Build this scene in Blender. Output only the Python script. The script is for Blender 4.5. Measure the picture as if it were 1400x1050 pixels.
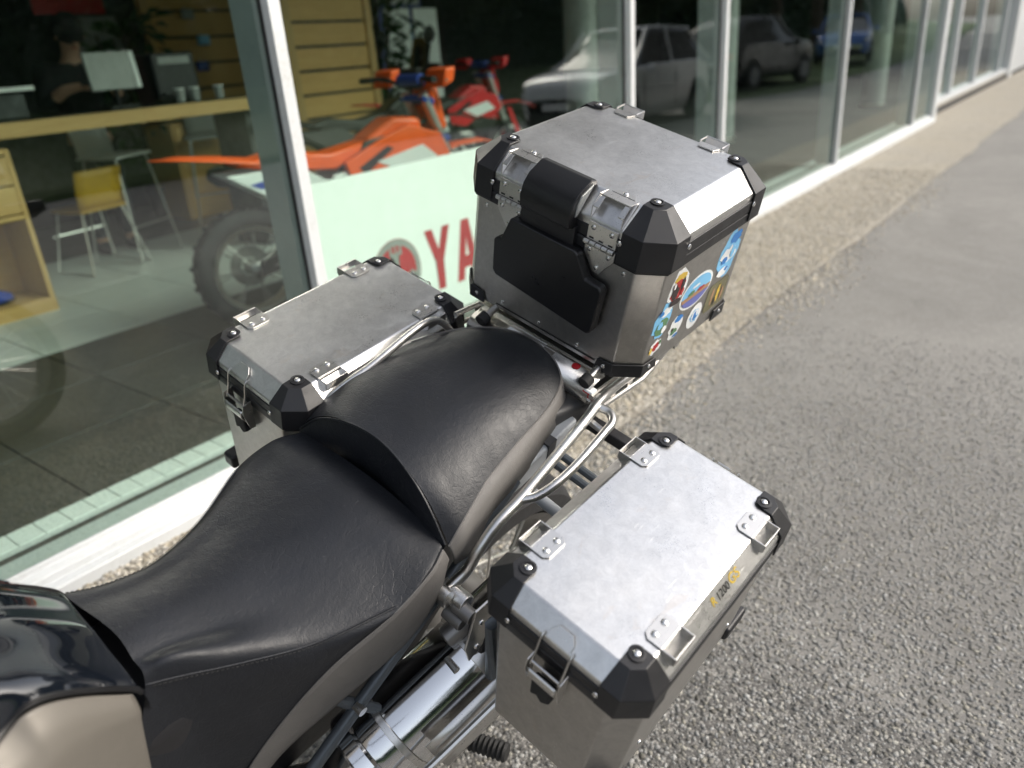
import bpy, bmesh, math, random
import numpy as np
from mathutils import Matrix, Vector

for o in list(bpy.data.objects): bpy.data.objects.remove(o)
scene = bpy.context.scene
COL = scene.collection
rad = math.radians

# ------------------------------------------------------------------ camera
cam_data = bpy.data.cameras.new('camera')
cam = bpy.data.objects.new('camera', cam_data); COL.objects.link(cam)
RIGHT = Vector((0.603443, -0.794397, -0.069205)); DOWN = Vector((-0.359020, -0.193172, -0.913121)); FWD = Vector((0.712012, 0.575862, -0.401773))
EYE = Vector((0, 0, 1.45))
m = Matrix((RIGHT, -DOWN, -FWD)).transposed().to_4x4(); m.translation = EYE
cam.matrix_world = m
cam_data.sensor_width = 36; cam_data.lens = 36*1045/1400
cam_data.clip_start = 0.02; cam_data.clip_end = 600
cam_data.dof.use_dof = True; cam_data.dof.focus_distance = 1.2; cam_data.dof.aperture_fstop = 2.7
scene.camera = cam

# ------------------------------------------------------------------ sky, sun, exposure
SUN_EL, SUN_AZ = rad(33), rad(-60)          # azimuth from +X, counter-clockwise: the street side
world = bpy.data.worlds.new('World'); scene.world = world; world.use_nodes = True
wn = world.node_tree; wn.nodes.clear()
sky = wn.nodes.new('ShaderNodeTexSky'); sky.sky_type = 'NISHITA'; sky.sun_disc = False
sky.sun_elevation = SUN_EL; sky.sun_rotation = rad(90) - SUN_AZ
sky.air_density = 1.0; sky.dust_density = 4.0; sky.ozone_density = 1.0
hs = wn.nodes.new('ShaderNodeHueSaturation'); hs.inputs['Saturation'].default_value = 0.46
bgn = wn.nodes.new('ShaderNodeBackground'); bgn.inputs['Strength'].default_value = 0.15
wo = wn.nodes.new('ShaderNodeOutputWorld')
wn.links.new(sky.outputs[0], hs.inputs['Color']); wn.links.new(hs.outputs[0], bgn.inputs[0]); wn.links.new(bgn.outputs[0], wo.inputs[0])
sun_d = bpy.data.lights.new('sun', 'SUN'); sun_d.energy = 1.0; sun_d.angle = rad(28); sun_d.color = (1.0, 0.92, 0.80)
sun = bpy.data.objects.new('sun', sun_d); COL.objects.link(sun)
sd = Vector((math.cos(SUN_EL)*math.cos(SUN_AZ), math.cos(SUN_EL)*math.sin(SUN_AZ), math.sin(SUN_EL)))
sun.rotation_euler = sd.to_track_quat('Z', 'Y').to_euler(); sun.location = (0, -6, 12)
vs = scene.view_settings; vs.view_transform = 'Standard'; vs.look = 'None'; vs.gamma = 1; vs.use_curve_mapping = False
vs.exposure = 0.92
scene.render.engine = 'CYCLES'
cy = scene.cycles; cy.max_bounces = 10; cy.transparent_max_bounces = 16; cy.glossy_bounces = 6; cy.diffuse_bounces = 4
cy.use_denoising = True; cy.sample_clamp_indirect = 8

# ------------------------------------------------------------------ materials
class NT:
    def __init__(s, name):
        s.m = bpy.data.materials.new(name); s.m.use_nodes = True; s.t = s.m.node_tree
        s.t.nodes.clear(); s.out = s.n('ShaderNodeOutputMaterial')
    def n(s, ty, **kw):
        x = s.t.nodes.new(ty)
        for k, v in kw.items(): setattr(x, k, v)
        return x
    def l(s, a, b): s.t.links.new(a, b)
    def noise(s, scale, detail=4, rough=.55, dist=0, vec=None):
        x = s.n('ShaderNodeTexNoise'); x.inputs['Scale'].default_value = scale; x.inputs['Detail'].default_value = detail
        x.inputs['Roughness'].default_value = rough; x.inputs['Distortion'].default_value = dist
        if vec is not None: s.l(vec, x.inputs['Vector'])
        return x
    def vor(s, scale, feature='F1', vec=None, rnd=1):
        x = s.n('ShaderNodeTexVoronoi'); x.feature = feature; x.inputs['Scale'].default_value = scale; x.inputs['Randomness'].default_value = rnd
        if vec is not None: s.l(vec, x.inputs['Vector'])
        return x
    def ramp(s, fac, *stops):
        r = s.n('ShaderNodeValToRGB'); e = r.color_ramp.elements
        while len(e) < len(stops): e.new(0.5)
        for i, (p, c) in enumerate(stops):
            e[i].position = p; e[i].color = (*c, 1) if hasattr(c, '__len__') else (c, c, c, 1)
        s.l(fac, r.inputs[0]); return r.outputs[0]
    def mix(s, fac, a, b, mode='MIX'):
        x = s.n('ShaderNodeMix', data_type='RGBA', blend_type=mode)
        for i, v in ((0, fac), (6, a), (7, b)):
            if hasattr(v, 'is_linked'): s.l(v, x.inputs[i])
            elif i == 0: x.inputs[0].default_value = v
            else: x.inputs[i].default_value = (*v, 1) if hasattr(v, '__len__') else (v, v, v, 1)
        return x.outputs[2]
    def math(s, op, a, b=0):
        x = s.n('ShaderNodeMath', operation=op)
        for i, v in ((0, a), (1, b)):
            if hasattr(v, 'is_linked'): s.l(v, x.inputs[i])
            else: x.inputs[i].default_value = v
        return x.outputs[0]
    def obj(s, scale=None, rot=None):
        o = s.n('ShaderNodeTexCoord').outputs['Object']
        if scale or rot:
            mp = s.n('ShaderNodeMapping'); s.l(o, mp.inputs[0])
            if scale: mp.inputs['Scale'].default_value = scale
            if rot: mp.inputs['Rotation'].default_value = rot
            return mp.outputs[0]
        return o
    def bump(s, h, strength=.3, dist=.002, prev=None):
        b = s.n('ShaderNodeBump'); b.inputs['Strength'].default_value = strength; b.inputs['Distance'].default_value = dist
        s.l(h, b.inputs['Height'])
        if prev is not None: s.l(prev, b.inputs['Normal'])
        return b.outputs[0]
    def bsdf(s, col=.5, rough=.5, metal=0, normal=None, **kw):
        p = s.n('ShaderNodeBsdfPrincipled')
        for k, v in (('Base Color', col), ('Roughness', rough), ('Metallic', metal)):
            i = p.inputs[k]
            if hasattr(v, 'is_linked'): s.l(v, i)
            elif k == 'Base Color': i.default_value = (*v, 1) if hasattr(v, '__len__') else (v, v, v, 1)
            else: i.default_value = v
        if normal is not None: s.l(normal, p.inputs['Normal'])
        for k, v in kw.items():
            i = p.inputs[k.replace('_', ' ')]
            if hasattr(v, 'is_linked'): s.l(v, i)
            else: i.default_value = v
        s.l(p.outputs[0], s.out.inputs[0]); return p

def plain(name, col, rough=.5, metal=0, var=.12, bump=.0, bscale=300, **kw):
    """a painted or moulded surface: slight mottling, uneven gloss, optional grain"""
    t = NT(name); v = t.obj(); nz = t.noise(9, 5, vec=v)
    c = col if hasattr(col, '__len__') else (col,)*3
    colr = t.ramp(nz.outputs[0], (.25, [x*(1-var) for x in c]), (.75, [min(1, x*(1+var)) for x in c]))
    n2 = t.noise(38, 6, .65, vec=v)
    r = t.ramp(n2.outputs[0], (.3, max(0, rough-.07)), (.7, min(1, rough+.07)))
    nrm = None
    if bump: nrm = t.bump(t.noise(bscale, 3, vec=v).outputs[0], bump, .001)
    t.bsdf(colr, r, metal, nrm, **kw); return t.m

def aluminium(name, dull=.32, base=.76, tint=(1, .99, .972)):
    """sheet aluminium: rolled grain, hairline scratches, scuff speckle, a few warm stains"""
    t = NT(name); v = t.obj()
    big = t.noise(9, 6, .6, .3, v); mid = t.noise(55, 8, .75, .6, v)
    grain = t.noise(260, 3, .6, 0, t.obj(scale=(.12, 1, 1)))
    speck = t.noise(420, 4, .75, .5, v)
    hair = None
    for k, (ang, sc) in enumerate(((.35, 3.0), (-.9, 2.2), (1.45, 2.6), (2.3, 1.8))):
        h = t.noise(70, 2, .5, .15, t.obj(scale=(.05*sc, sc, 1), rot=(0, 0, ang)))
        m_ = t.ramp(h.outputs[0], (.715, 0), (.728, 1), (.741, 0))
        hair = m_ if hair is None else t.mix(1.0, hair, m_, 'LIGHTEN')
    patch = t.ramp(t.noise(16, 3, .5, .4, v).outputs[0], (.42, 0), (.62, 1))
    hair = t.math('MULTIPLY', hair, patch)
    b = t.ramp(mid.outputs[0], (.30, [base*.80*x for x in tint]), (.70, [min(1, base*1.12*x) for x in tint]))
    b = t.mix(.25, b, t.ramp(speck.outputs[0], (.3, base*.75), (.7, min(1, base*1.15))))
    stain = t.ramp(t.noise(22, 5, .65, 1.0, t.obj(scale=(1, 1.3, 1))).outputs[0], (.60, 0), (.78, .35))
    b = t.mix(stain, b, (base*.88, base*.74, base*.60))
    b = t.mix(t.math('MULTIPLY', hair, .55), b, .95)
    r = t.ramp(t.mix(.5, big.outputs[0], speck.outputs[0]), (.32, dull-.08), (.68, dull+.12))
    r = t.mix(t.math('MULTIPLY', hair, .5), r, .62)
    nb = t.bump(grain.outputs[0], .10, .0004); nb = t.bump(speck.outputs[0], .07, .0005, nb); nb = t.bump(hair, .25, .0003, nb); nb = t.bump(t.noise(6, 2, vec=v).outputs[0], .06, .006, nb)
    t.bsdf(b, r, 1.0, nb); return t.m

def leather(name, col, rough, grain=1.0):
    t = NT(name); v = t.obj()
    wob = t.noise(14, 3, vec=v)
    vv = t.n('ShaderNodeVectorMath', operation='ADD'); sc = t.n('ShaderNodeVectorMath', operation='SCALE'); sc.inputs['Scale'].default_value = .05
    t.l(wob.outputs['Color'], sc.inputs[0]); t.l(v, vv.inputs[0]); t.l(sc.outputs[0], vv.inputs[1])
    crack = t.vor(75, 'DISTANCE_TO_EDGE', vv.outputs[0]); ck = t.ramp(crack.outputs['Distance'], (0, 0), (.06, 1))
    mask = t.ramp(t.noise(6, 3, vec=v).outputs[0], (.40, 0), (.62, 1))
    ck2 = t.mix(mask, (1, 1, 1), ck)
    pore = t.vor(420, 'F1', vv.outputs[0]); soft = t.noise(5, 4, .6, .5, v)
    nb = t.bump(pore.outputs['Distance'], .18*grain, .0007); nb = t.bump(ck2, .30*grain, .0007, nb); nb = t.bump(t.noise(95, 5, .6, .4, v).outputs[0], .34*grain, .0016, nb)
    nb = t.bump(soft.outputs[0], .12, .02, nb)
    c = t.ramp(soft.outputs[0], (.3, [x*.8 for x in col]), (.7, [x*1.25 for x in col]))
    dust = t.ramp(t.noise(300, 2, vec=v).outputs[0], (.68, 0), (.76, .12)); c = t.mix(dust, c, .22)
    r = t.ramp(t.noise(24, 5, .7, .4, v).outputs[0], (.3, rough-.07), (.7, rough+.08))
    t.bsdf(c, r, 0, nb); return t.m

def wood(name, a, b, axis='X', rough=.45):
    t = NT(name); s = {'X': (1.2, 14, 14), 'Z': (14, 14, 1.2)}[axis]; v = t.obj(scale=s)
    g = t.noise(3, 8, .6, 1.2, v); f = t.noise(30, 4, .6, 0, v)
    c = t.ramp(t.mix(.3, g.outputs[0], f.outputs[0]), (.3, a), (.7, b))
    t.bsdf(c, rough, 0, t.bump(f.outputs[0], .1, .001)); return t.m

def attr_mat(name, rough=.85, bump=.3, attr='tone'):
    t = NT(name); at = t.n('ShaderNodeAttribute'); at.attribute_name = attr
    n = t.noise(500, 4, .6, vec=t.obj())
    c = t.mix(.35, at.outputs[0], t.ramp(n.outputs[0], (.3, .35), (.7, 1.0)), 'MULTIPLY')
    t.bsdf(c, rough, 0, t.bump(n.outputs[0], bump, .001)); return t.m

M = {}
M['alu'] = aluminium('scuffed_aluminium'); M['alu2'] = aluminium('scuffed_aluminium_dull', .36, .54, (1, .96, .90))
def brushed(name, col, rough):
    t = NT(name); g = t.noise(500, 2, .5, 0, t.obj(scale=(.15, 1, 1)))
    t.bsdf(col, t.ramp(g.outputs[0], (.3, rough-.03), (.7, rough+.03)), 1); return t.m
M['steel'] = brushed('stainless_steel', (.70, .685, .66), .30)
M['chrome'] = brushed('polished_steel', (.80, .80, .80), .12)
M['greymetal'] = plain('painted_grey_tube', (.10, .115, .13), .38, .4, .1)
M['dull'] = plain('dull_cast_metal', (.30, .29, .28), .45, .8, .2, .2, 150)
M['plastic'] = plain('black_plastic', (.014, .014, .016), .42, 0, .2, .12, 900)
M['softplastic'] = plain('smooth_black_plastic', (.011, .011, .012), .33, 0, .2, .05, 900)
M['rubber'] = plain('black_rubber', (.018, .018, .018), .7, 0, .2, .2, 400)
M['dgrey'] = plain('dark_grey_plastic', (.05, .05, .052), .5, 0, .15, .1, 500)
M['lgrey'] = plain('light_grey_plastic', (.36, .38, .40), .42, 0, .1)
M['rivet'] = brushed('rivet_head', (.75, .74, .72), .25)
M['leather'] = leather('black_leather', (.010, .0115, .0155), .47)
M['greyleather'] = leather('grey_leather', (.152, .144, .135), .62, .8)
M['thread'] = plain('black_thread', (.02, .02, .02), .8)
M['tankblack'] = plain('black_gloss_paint', (.006, .008, .012), .07, 0, .2, Coat_Weight=1.0, Coat_Roughness=.03)
M['beige'] = plain('beige_metallic_paint', (.175, .16, .137), .5, .25, .04)
def grimy(name, col):
    t = NT(name); v = t.obj(); st = t.noise(3, 6, .7, .5, t.obj(scale=(1, 6, 1.2))); sp = t.noise(60, 5, .75, 0, v)
    d = t.math('MULTIPLY', t.ramp(st.outputs[0], (.45, 0), (.75, .5)), t.ramp(sp.outputs[0], (.42, .15), (.68, 1)))
    t.bsdf(t.mix(d, col, [x*.55 for x in col[:2]]+[col[2]*.45]), t.ramp(sp.outputs[0], (.3, .3), (.7, .5))); return t.m
M['white'] = grimy('white_coated_aluminium', (.60, .62, .63)); M['whiteinner'] = plain('white_inner_frame', (.42, .44, .44), .45, 0, .08)
M['redpaint'] = plain('red_print', (.45, .012, .018), .4)
M['whiteboard'] = plain('white_board', (.88, .89, .88), .45, 0, .03)
M['greyprint'] = plain('grey_print', (.33, .34, .33), .35, .3)
M['yellowprint'] = plain('yellow_print', (.55, .38, .03), .4)
M['blackprint'] = plain('black_print', (.012, .012, .012), .4)
M['orange'] = plain('orange_plastic', (.90, .11, .012), .35, 0, .08)
M['red'] = plain('red_plastic', (.60, .012, .02), .3, 0, .08)
M['blue'] = plain('blue_plastic', (.015, .05, .30), .35, 0, .1)
M['whiteplastic'] = plain('white_plastic', (.75, .77, .76), .35, 0, .05)
M['yellow'] = plain('yellow_plastic', (.42, .24, .01), .45)
M['oak'] = wood('light_oak', (.46, .27, .09), (.62, .40, .16)); M['oakz'] = wood('light_oak_upright', (.46, .27, .09), (.62, .40, .16), 'Z')
M['slat'] = wood('slat_wood', (.56, .31, .09), (.70, .43, .15))
M['darkwall'] = plain('dark_interior_wall', (.075, .08, .08), .7, 0, .5)
M['ceiling'] = plain('shop_ceiling', (.78, .79, .78), .8)
M['tiledark'] = plain('dark_floor_tile', (.055, .055, .052), .35, 0, .2)
M['tilelight'] = plain('light_floor_tile', (.52, .54, .53), .4, 0, .06)
M['joint'] = plain('tile_joint', (.04, .04, .04), .9)
M['cloth'] = plain('black_cloth', (.012, .012, .014), .85, 0, .2, .3, 200)
M['jeans'] = plain('dark_denim', (.012, .018, .028), .85, 0, .2, .3, 300)
M['skin'] = plain('skin', (.45, .26, .18), .5, 0, .08)
M['hair'] = plain('dark_hair', (.012, .010, .009), .6)
M['screen'] = plain('grey_screen_back', (.30, .31, .30), .4)
M['mirror'] = plain('mirror_glass', (.85, .88, .88), .03, 1, .01)
M['leafd'] = plain('pot_plant_leaf', (.02, .06, .018), .45, 0, .4)
M['cladding'] = plain('anthracite_cladding', (.075, .08, .085), .45, .2, .1)
M['trunk'] = plain('tree_bark', (.09, .065, .045), .9, 0, .3, .6, 40)

def glass_mat():
    t = NT('green_tinted_window_glass')
    tr = t.n('ShaderNodeBsdfTransparent'); tr.inputs[0].default_value = (.80, .93, .865, 1)
    gl = t.n('ShaderNodeBsdfGlossy'); gl.inputs['Roughness'].default_value = .0; gl.inputs[0].default_value = (.93, .97, .95, 1)
    fr = t.n('ShaderNodeFresnel'); fr.inputs['IOR'].default_value = 1.95
    geo = t.n('ShaderNodeNewGeometry'); t.l(t.math('ADD', t.math('MULTIPLY', geo.outputs['Backfacing'], 1/2.25-2.25), 2.25), fr.inputs['IOR'])   # same pane from both sides
    wv = t.noise(.9, 2, vec=t.obj()); nb = t.bump(wv.outputs[0], .03, .01); t.l(nb, gl.inputs['Normal'])
    mx = t.n('ShaderNodeMixShader'); t.l(fr.outputs[0], mx.inputs[0]); t.l(tr.outputs[0], mx.inputs[1]); t.l(gl.outputs[0], mx.inputs[2])
    t.l(mx.outputs[0], t.out.inputs[0]); return t.m
M['glass'] = glass_mat()

def asphalt_mat():
    t = NT('worn_asphalt'); v = t.obj()
    st = t.vor(120, 'F1', v); ed = t.vor(120, 'DISTANCE_TO_EDGE', v)
    cellc = t.n('ShaderNodeSeparateColor'); t.l(st.outputs['Color'], cellc.inputs[0])
    stone = t.ramp(cellc.outputs[0], (0, (.12, .116, .109)), (.4, (.25, .241, .225)), (.8, (.39, .375, .35)), (1, (.52, .50, .465)))
    gap = t.ramp(ed.outputs['Distance'], (.03, 1), (.14, 0))
    fine = t.noise(520, 4, .7, vec=v); big = t.noise(.9, 6, .62, .5, v); mid = t.noise(7, 5, .65, .3, v)
    bit = t.ramp(fine.outputs[0], (.3, (.075, .072, .067)), (.7, (.18, .173, .161)))
    c = t.mix(t.math('MULTIPLY', gap, .9), stone, bit)
    # dusty, filled-in surface away from the coarse patch where the bike stands
    sx = t.n('ShaderNodeSeparateXYZ'); t.l(v, sx.inputs[0])
    wear = t.ramp(t.math('ADD', t.math('MULTIPLY', sx.outputs[0], .32), t.math('MULTIPLY', big.outputs[0], .9)), (.92, 0), (1.40, .72))
    c = t.mix(wear, c, t.ramp(fine.outputs[0], (.25, (.25, .241, .224)), (.75, (.40, .385, .358))))
    blot = t.ramp(t.noise(.45, 5, .6, .8, v).outputs[0], (.36, .72), (.60, 1.0)); c = t.mix(.9, c, blot, 'MULTIPLY')
    c = t.mix(.30, c, t.ramp(mid.outputs[0], (.3, .62), (.7, 1.0)), 'MULTIPLY')
    h = t.mix(.4, t.ramp(ed.outputs['Distance'], (0, 0), (.22, 1)), fine.outputs[0])
    t.bsdf(c, .88, 0, t.bump(h, .4, .004)); return t.m
M['asphalt'] = asphalt_mat()
def apron_mat():
    t = NT('exposed_aggregate_concrete'); v = t.obj()
    st = t.vor(60, 'F1', v); ed = t.vor(60, 'DISTANCE_TO_EDGE', v)
    s = t.n('ShaderNodeSeparateColor'); t.l(st.outputs['Color'], s.inputs[0])
    c = t.ramp(s.outputs[0], (0, (.28, .25, .205)), (.5, (.46, .42, .355)), (1, (.62, .585, .52)))
    g = t.ramp(ed.outputs['Distance'], (.03, 1), (.15, 0)); c = t.mix(t.math('MULTIPLY', g, .8), c, (.31, .28, .23))
    big = t.noise(1.6, 5, .6, .5, v); c = t.mix(t.ramp(big.outputs[0], (.4, 0), (.7, .35)), c, (.45, .395, .29))
    t.bsdf(c, .85, 0, t.bump(t.ramp(ed.outputs['Distance'], (0, 0), (.25, 1)), .7, .006)); return t.m
M['apron'] = apron_mat()
M['stone'] = attr_mat('asphalt_chippings', .75); M['pebble'] = attr_mat('tan_pebbles', .65)
M['leaf'] = attr_mat('tree_leaves', .55, .1)
M['grass'] = plain('roadside_grass', (.06, .10, .02), .8, 0, .5, .6, 60)
M['carglass'] = plain('dark_car_glass', (.012, .014, .016), .05, 0, .1)
M['tyre'] = plain('tyre_rubber', (.02, .02, .021), .8, 0, .2, .3, 120)
M['lamp'] = plain('lamp_lens', (.7, .72, .72), .12, .3, .05); M['taillamp'] = plain('red_lamp_lens', (.45, .01, .01), .2)

# ------------------------------------------------------------------ mesh building
class MB:
    def __init__(s): s.v = []; s.f = []; s.mi = []
    def add(s, vs, fs, mi=0):
        b = len(s.v); s.v += [tuple(x) for x in vs]; s.f += [tuple(i+b for i in f) for f in fs]; s.mi += [mi]*len(fs); return s
    def box(s, c, d, R=None, mi=0):
        hx, hy, hz = d[0]/2, d[1]/2, d[2]/2
        p = [Vector((x, y, z)) for z in (-hz, hz) for y in (-hy, hy) for x in (-hx, hx)]
        if R is not None: p = [R @ q for q in p]
        c = Vector(c)
        return s.add([q+c for q in p], [(0, 2, 3, 1), (4, 5, 7, 6), (0, 1, 5, 4), (2, 6, 7, 3), (0, 4, 6, 2), (1, 3, 7, 5)], mi)
    def bb(s, a, b, mi=0):
        return s.box([(a[i]+b[i])/2 for i in range(3)], [abs(b[i]-a[i]) for i in range(3)], None, mi)
    def tube(s, path, r, n=10, closed=False, mi=0, cap=True):
        P = [Vector(p) for p in path]; k = len(P)
        rs = r if hasattr(r, '__len__') else [r]*k
        T = []
        for i in range(k):
            a = P[(i-1) % k] if (closed or i > 0) else P[i]; b = P[(i+1) % k] if (closed or i < k-1) else P[i]
            T.append((b-a).normalized())
        nrm = T[0].orthogonal().normalized(); vs = []
        for i in range(k):
            nrm = (nrm - T[i]*nrm.dot(T[i])).normalized(); bn = T[i].cross(nrm)
            for j in range(n):
                a = 2*math.pi*j/n; vs.append(P[i] + (nrm*math.cos(a)+bn*math.sin(a))*rs[i])
        fs = []
        for i in range(k if closed else k-1):
            for j in range(n):
                a, b = i*n+j, i*n+(j+1) % n; c, d = ((i+1) % k)*n+(j+1) % n, ((i+1) % k)*n+j
                fs.append((a, b, c, d))
        if cap and not closed: fs += [tuple(range(n))[::-1], tuple(range((k-1)*n, k*n))]
        return s.add(vs, fs, mi)
    def lathe(s, prof, n=24, o=(0, 0, 0), axis=(0, 0, 1), mi=0, a0=0, a1=None):
        ax = Vector(axis).normalized(); u = ax.orthogonal().normalized(); w = ax.cross(u); o = Vector(o)
        full = a1 is None; cnt = n if full else n+1; vs = []
        for (r, z) in prof:
            for j in range(cnt):
                a = 2*math.pi*j/n if full else a0+(a1-a0)*j/n
                vs.append(o+ax*z+(u*math.cos(a)+w*math.sin(a))*r)
        fs = []
        for i in range(len(prof)-1):
            for j in range(n):
                j2 = (j+1) % cnt; fs.append((i*cnt+j, i*cnt+j2, (i+1)*cnt+j2, (i+1)*cnt+j))
        return s.add(vs, fs, mi)
    def prism(s, poly, fn, d0, d1, mi=0):
        """poly: 2-D outline, fn(u,v,d) -> 3-D"""
        n = len(poly); vs = [fn(u, v, d0) for u, v in poly]+[fn(u, v, d1) for u, v in poly]
        fs = [tuple(range(n))[::-1], tuple(range(n, 2*n))]+[(i, (i+1) % n, n+(i+1) % n, n+i) for i in range(n)]
        return s.add(vs, fs, mi)
    def grid(s, G, mi=0, flip=False):
        a, b = len(G), len(G[0]); vs = [p for row in G for p in row]; fs = []
        for i in range(a-1):
            for j in range(b-1):
                q = (i*b+j, i*b+j+1, (i+1)*b+j+1, (i+1)*b+j); fs.append(q[::-1] if flip else q)
        return s.add(vs, fs, mi)
    def disc(s, c, r, nrm, h=.002, n=10, mi=0):
        c = Vector(c); nn = Vector(nrm).normalized()
        return s.lathe([(r, 0), (r*.92, h*.6), (r*.6, h), (.0001, h*1.08)], n, c, nn, mi)
    def xf(s, mat): s.v = [tuple(mat @ Vector(p)) for p in s.v]; return s
    def build(s, name, mats, parent=None, smooth=35, off=None, bevel=0, seg=2, solid=0, tone=None, fix=True):
        me = bpy.data.meshes.new(name)
        v = s.v if off is None else [(p[0]-off[0], p[1]-off[1], p[2]-off[2]) for p in s.v]
        me.from_pydata(v, [], s.f)
        mats = mats if isinstance(mats, (list, tuple)) else [mats]
        for mm in mats: me.materials.append(M[mm] if isinstance(mm, str) else mm)
        me.polygons.foreach_set('material_index', s.mi)
        if fix:
            b = bmesh.new(); b.from_mesh(me); bmesh.ops.recalc_face_normals(b, faces=b.faces); b.to_mesh(me); b.free()
        if smooth:
            me.polygons.foreach_set('use_smooth', [True]*len(me.polygons)); me.set_sharp_from_angle(angle=rad(smooth))
        o = bpy.data.objects.new(name, me); COL.objects.link(o)
        if parent: o.parent = parent
        if solid:
            sm = o.modifiers.new('thickness', 'SOLIDIFY'); sm.thickness = solid; sm.offset = 1
        if bevel:
            bm_ = o.modifiers.new('edges', 'BEVEL'); bm_.width = bevel; bm_.segments = seg; bm_.limit_method = 'ANGLE'; bm_.angle_limit = rad(30)
            if smooth: bm_.harden_normals = True
        return o

def tag(o, label=None, cat=None, group=None, kind=None):
    for k, v in (('label', label), ('category', cat), ('group', group), ('kind', kind)):
        if v: o[k] = v
    return o
def empty(name, label, cat, loc=(0, 0, 0), rz=0, group=None, mat=None):
    o = bpy.data.objects.new(name, None); COL.objects.link(o); o.empty_display_size = .1
    if mat is not None: o.matrix_world = mat
    else: o.location = loc; o.rotation_euler = (0, 0, rz)
    return tag(o, label, cat, group)
def inst(src, parent=None, mat=None, name=None):
    o = src.copy(); COL.objects.link(o); o.name = name or src.name.split('.')[0]
    if parent is not None: o.parent = parent
    if mat is not None: o.matrix_local = mat
    return o
def cr(P, n):
    """Catmull-Rom through the rows of P"""
    P = np.asarray(P, float); Q = np.concatenate([[2*P[0]-P[1]], P, [2*P[-1]-P[-2]]]); out = []
    for i in range(len(P)-1):
        a, b, c, d = Q[i:i+4]
        for t in np.linspace(0, 1, n, endpoint=False):
            out.append(.5*((2*b)+(-a+c)*t+(2*a-5*b+4*c-d)*t*t+(-a+3*b-3*c+d)*t**3))
    out.append(P[-1]); return np.array(out)
def surf(net, nu, nv):
    g = cr(np.asarray(net, float), nu); return np.swapaxes(cr(np.swapaxes(g, 0, 1), nv), 0, 1)
def letters(text, size, bold=0.0):
    """flat text outline -> (verts, faces) in x,y starting at 0"""
    cu = bpy.data.curves.new('t', 'FONT'); cu.body = text; cu.size = size; cu.offset = bold
    o = bpy.data.objects.new('t', cu); COL.objects.link(o)
    dg = bpy.context.evaluated_depsgraph_get(); me = bpy.data.meshes.new_from_object(o.evaluated_get(dg))
    v = [tuple(x.co) for x in me.vertices]; f = [tuple(p.vertices) for p in me.polygons]
    bpy.data.objects.remove(o); bpy.data.curves.remove(cu); bpy.data.meshes.remove(me); return v, f
# ------------------------------------------------------------------ the setting
def sheet(name, x0, x1, y0, y1, z, mat, kind='structure', label=None):
    o = MB().add([(x0, y0, z), (x1, y0, z), (x1, y1, z), (x0, y1, z)], [(0, 1, 2, 3)]).build(name, mat, None, 0)
    return tag(o, label, None, None, kind)
sheet('ground', -250, 350, -300, 300, -.012, 'asphalt', label='worn grey asphalt with exposed stone chippings')
# exposed aggregate strip along the shop, with an uneven worn edge against the asphalt
rnd = random.Random(4)
edge = []
x = -6.0
while x < 26:
    edge.append((x, 1.43 + .02*math.sin(x*1.7) + rnd.uniform(-.015, .015) - .006*max(0, x-4))); x += .25
ap = MB(); n = len(edge)
ap.add([(a, b, 0) for a, b in edge]+[(a, 2.6, 0) for a, b in edge], [(i, i+1, n+i+1, n+i) for i in range(n-1)])
tag(ap.build('pavement', 'apron', None, 0), 'tan exposed aggregate strip along the shop front', None, None, 'structure')

ICO = None
def icosphere():
    global ICO
    if ICO is None:
        b = bmesh.new(); bmesh.ops.create_icosphere(b, subdivisions=1, radius=1); b.verts.ensure_lookup_table()
        ICO = (np.array([v.co[:] for v in b.verts]), np.array([[v.index for v in f.verts] for f in b.faces])); b.free()
    return ICO
def scatter(name, pts, size, tones, mat, label, sink=.35, flat=.6, seed=1):
    """loose and embedded stones: every one a small squashed polyhedron, in one mesh"""
    r = np.random.default_rng(seed); V, F = icosphere(); n = len(pts); k = len(V)
    jit = V[None]*(1+r.uniform(-.28, .28, (n, k, 1)))
    sc = np.stack([r.uniform(.7, 1.35, n), r.uniform(.6, 1.1, n), r.uniform(flat*.7, flat*1.2, n)], 1)*size[:, None]
    q = jit*sc[:, None]; a = r.uniform(0, 6.28, n); c, s_ = np.cos(a)[:, None], np.sin(a)[:, None]
    q = np.stack([q[..., 0]*c-q[..., 1]*s_, q[..., 0]*s_+q[..., 1]*c, q[..., 2]], -1)
    q[..., 0] += pts[:, 0, None]; q[..., 1] += pts[:, 1, None]; q[..., 2] += (pts[:, 2]+sc[:, 2]*(1-2*sink))[:, None]
    co = q.reshape(-1, 3).astype(np.float32)
    fi = (F[None]+(np.arange(n)*k)[:, None, None]).reshape(-1, 3)
    me = bpy.data.meshes.new(name); me.vertices.add(len(co)); me.vertices.foreach_set('co', co.ravel())
    me.loops.add(fi.size); me.loops.foreach_set('vertex_index', fi.ravel().astype(np.int32))
    me.polygons.add(len(fi)); me.polygons.foreach_set('loop_start', np.arange(0, fi.size, 3, dtype=np.int32))
    me.update(calc_edges=True); me.polygons.foreach_set('use_smooth', np.ones(len(fi), bool))
    col = np.ones((n, k, 4), np.float32); col[..., :3] = tones[:, None]
    at = me.color_attributes.new('tone', 'FLOAT_COLOR', 'POINT'); at.data.foreach_set('color', col.ravel())
    me.materials.append(M[mat]); o = bpy.data.objects.new(name, me); COL.objects.link(o)
    return tag(o, label, None, None, 'stuff')
def field(r, x0, x1, y0, y1, pitch):
    gx, gy = np.meshgrid(np.arange(x0, x1, pitch), np.arange(y0, y1, pitch)); p = np.stack([gx.ravel(), gy.ravel()], 1)
    return p+r.uniform(-.48, .48, p.shape)*pitch
r = np.random.default_rng(3)
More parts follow.
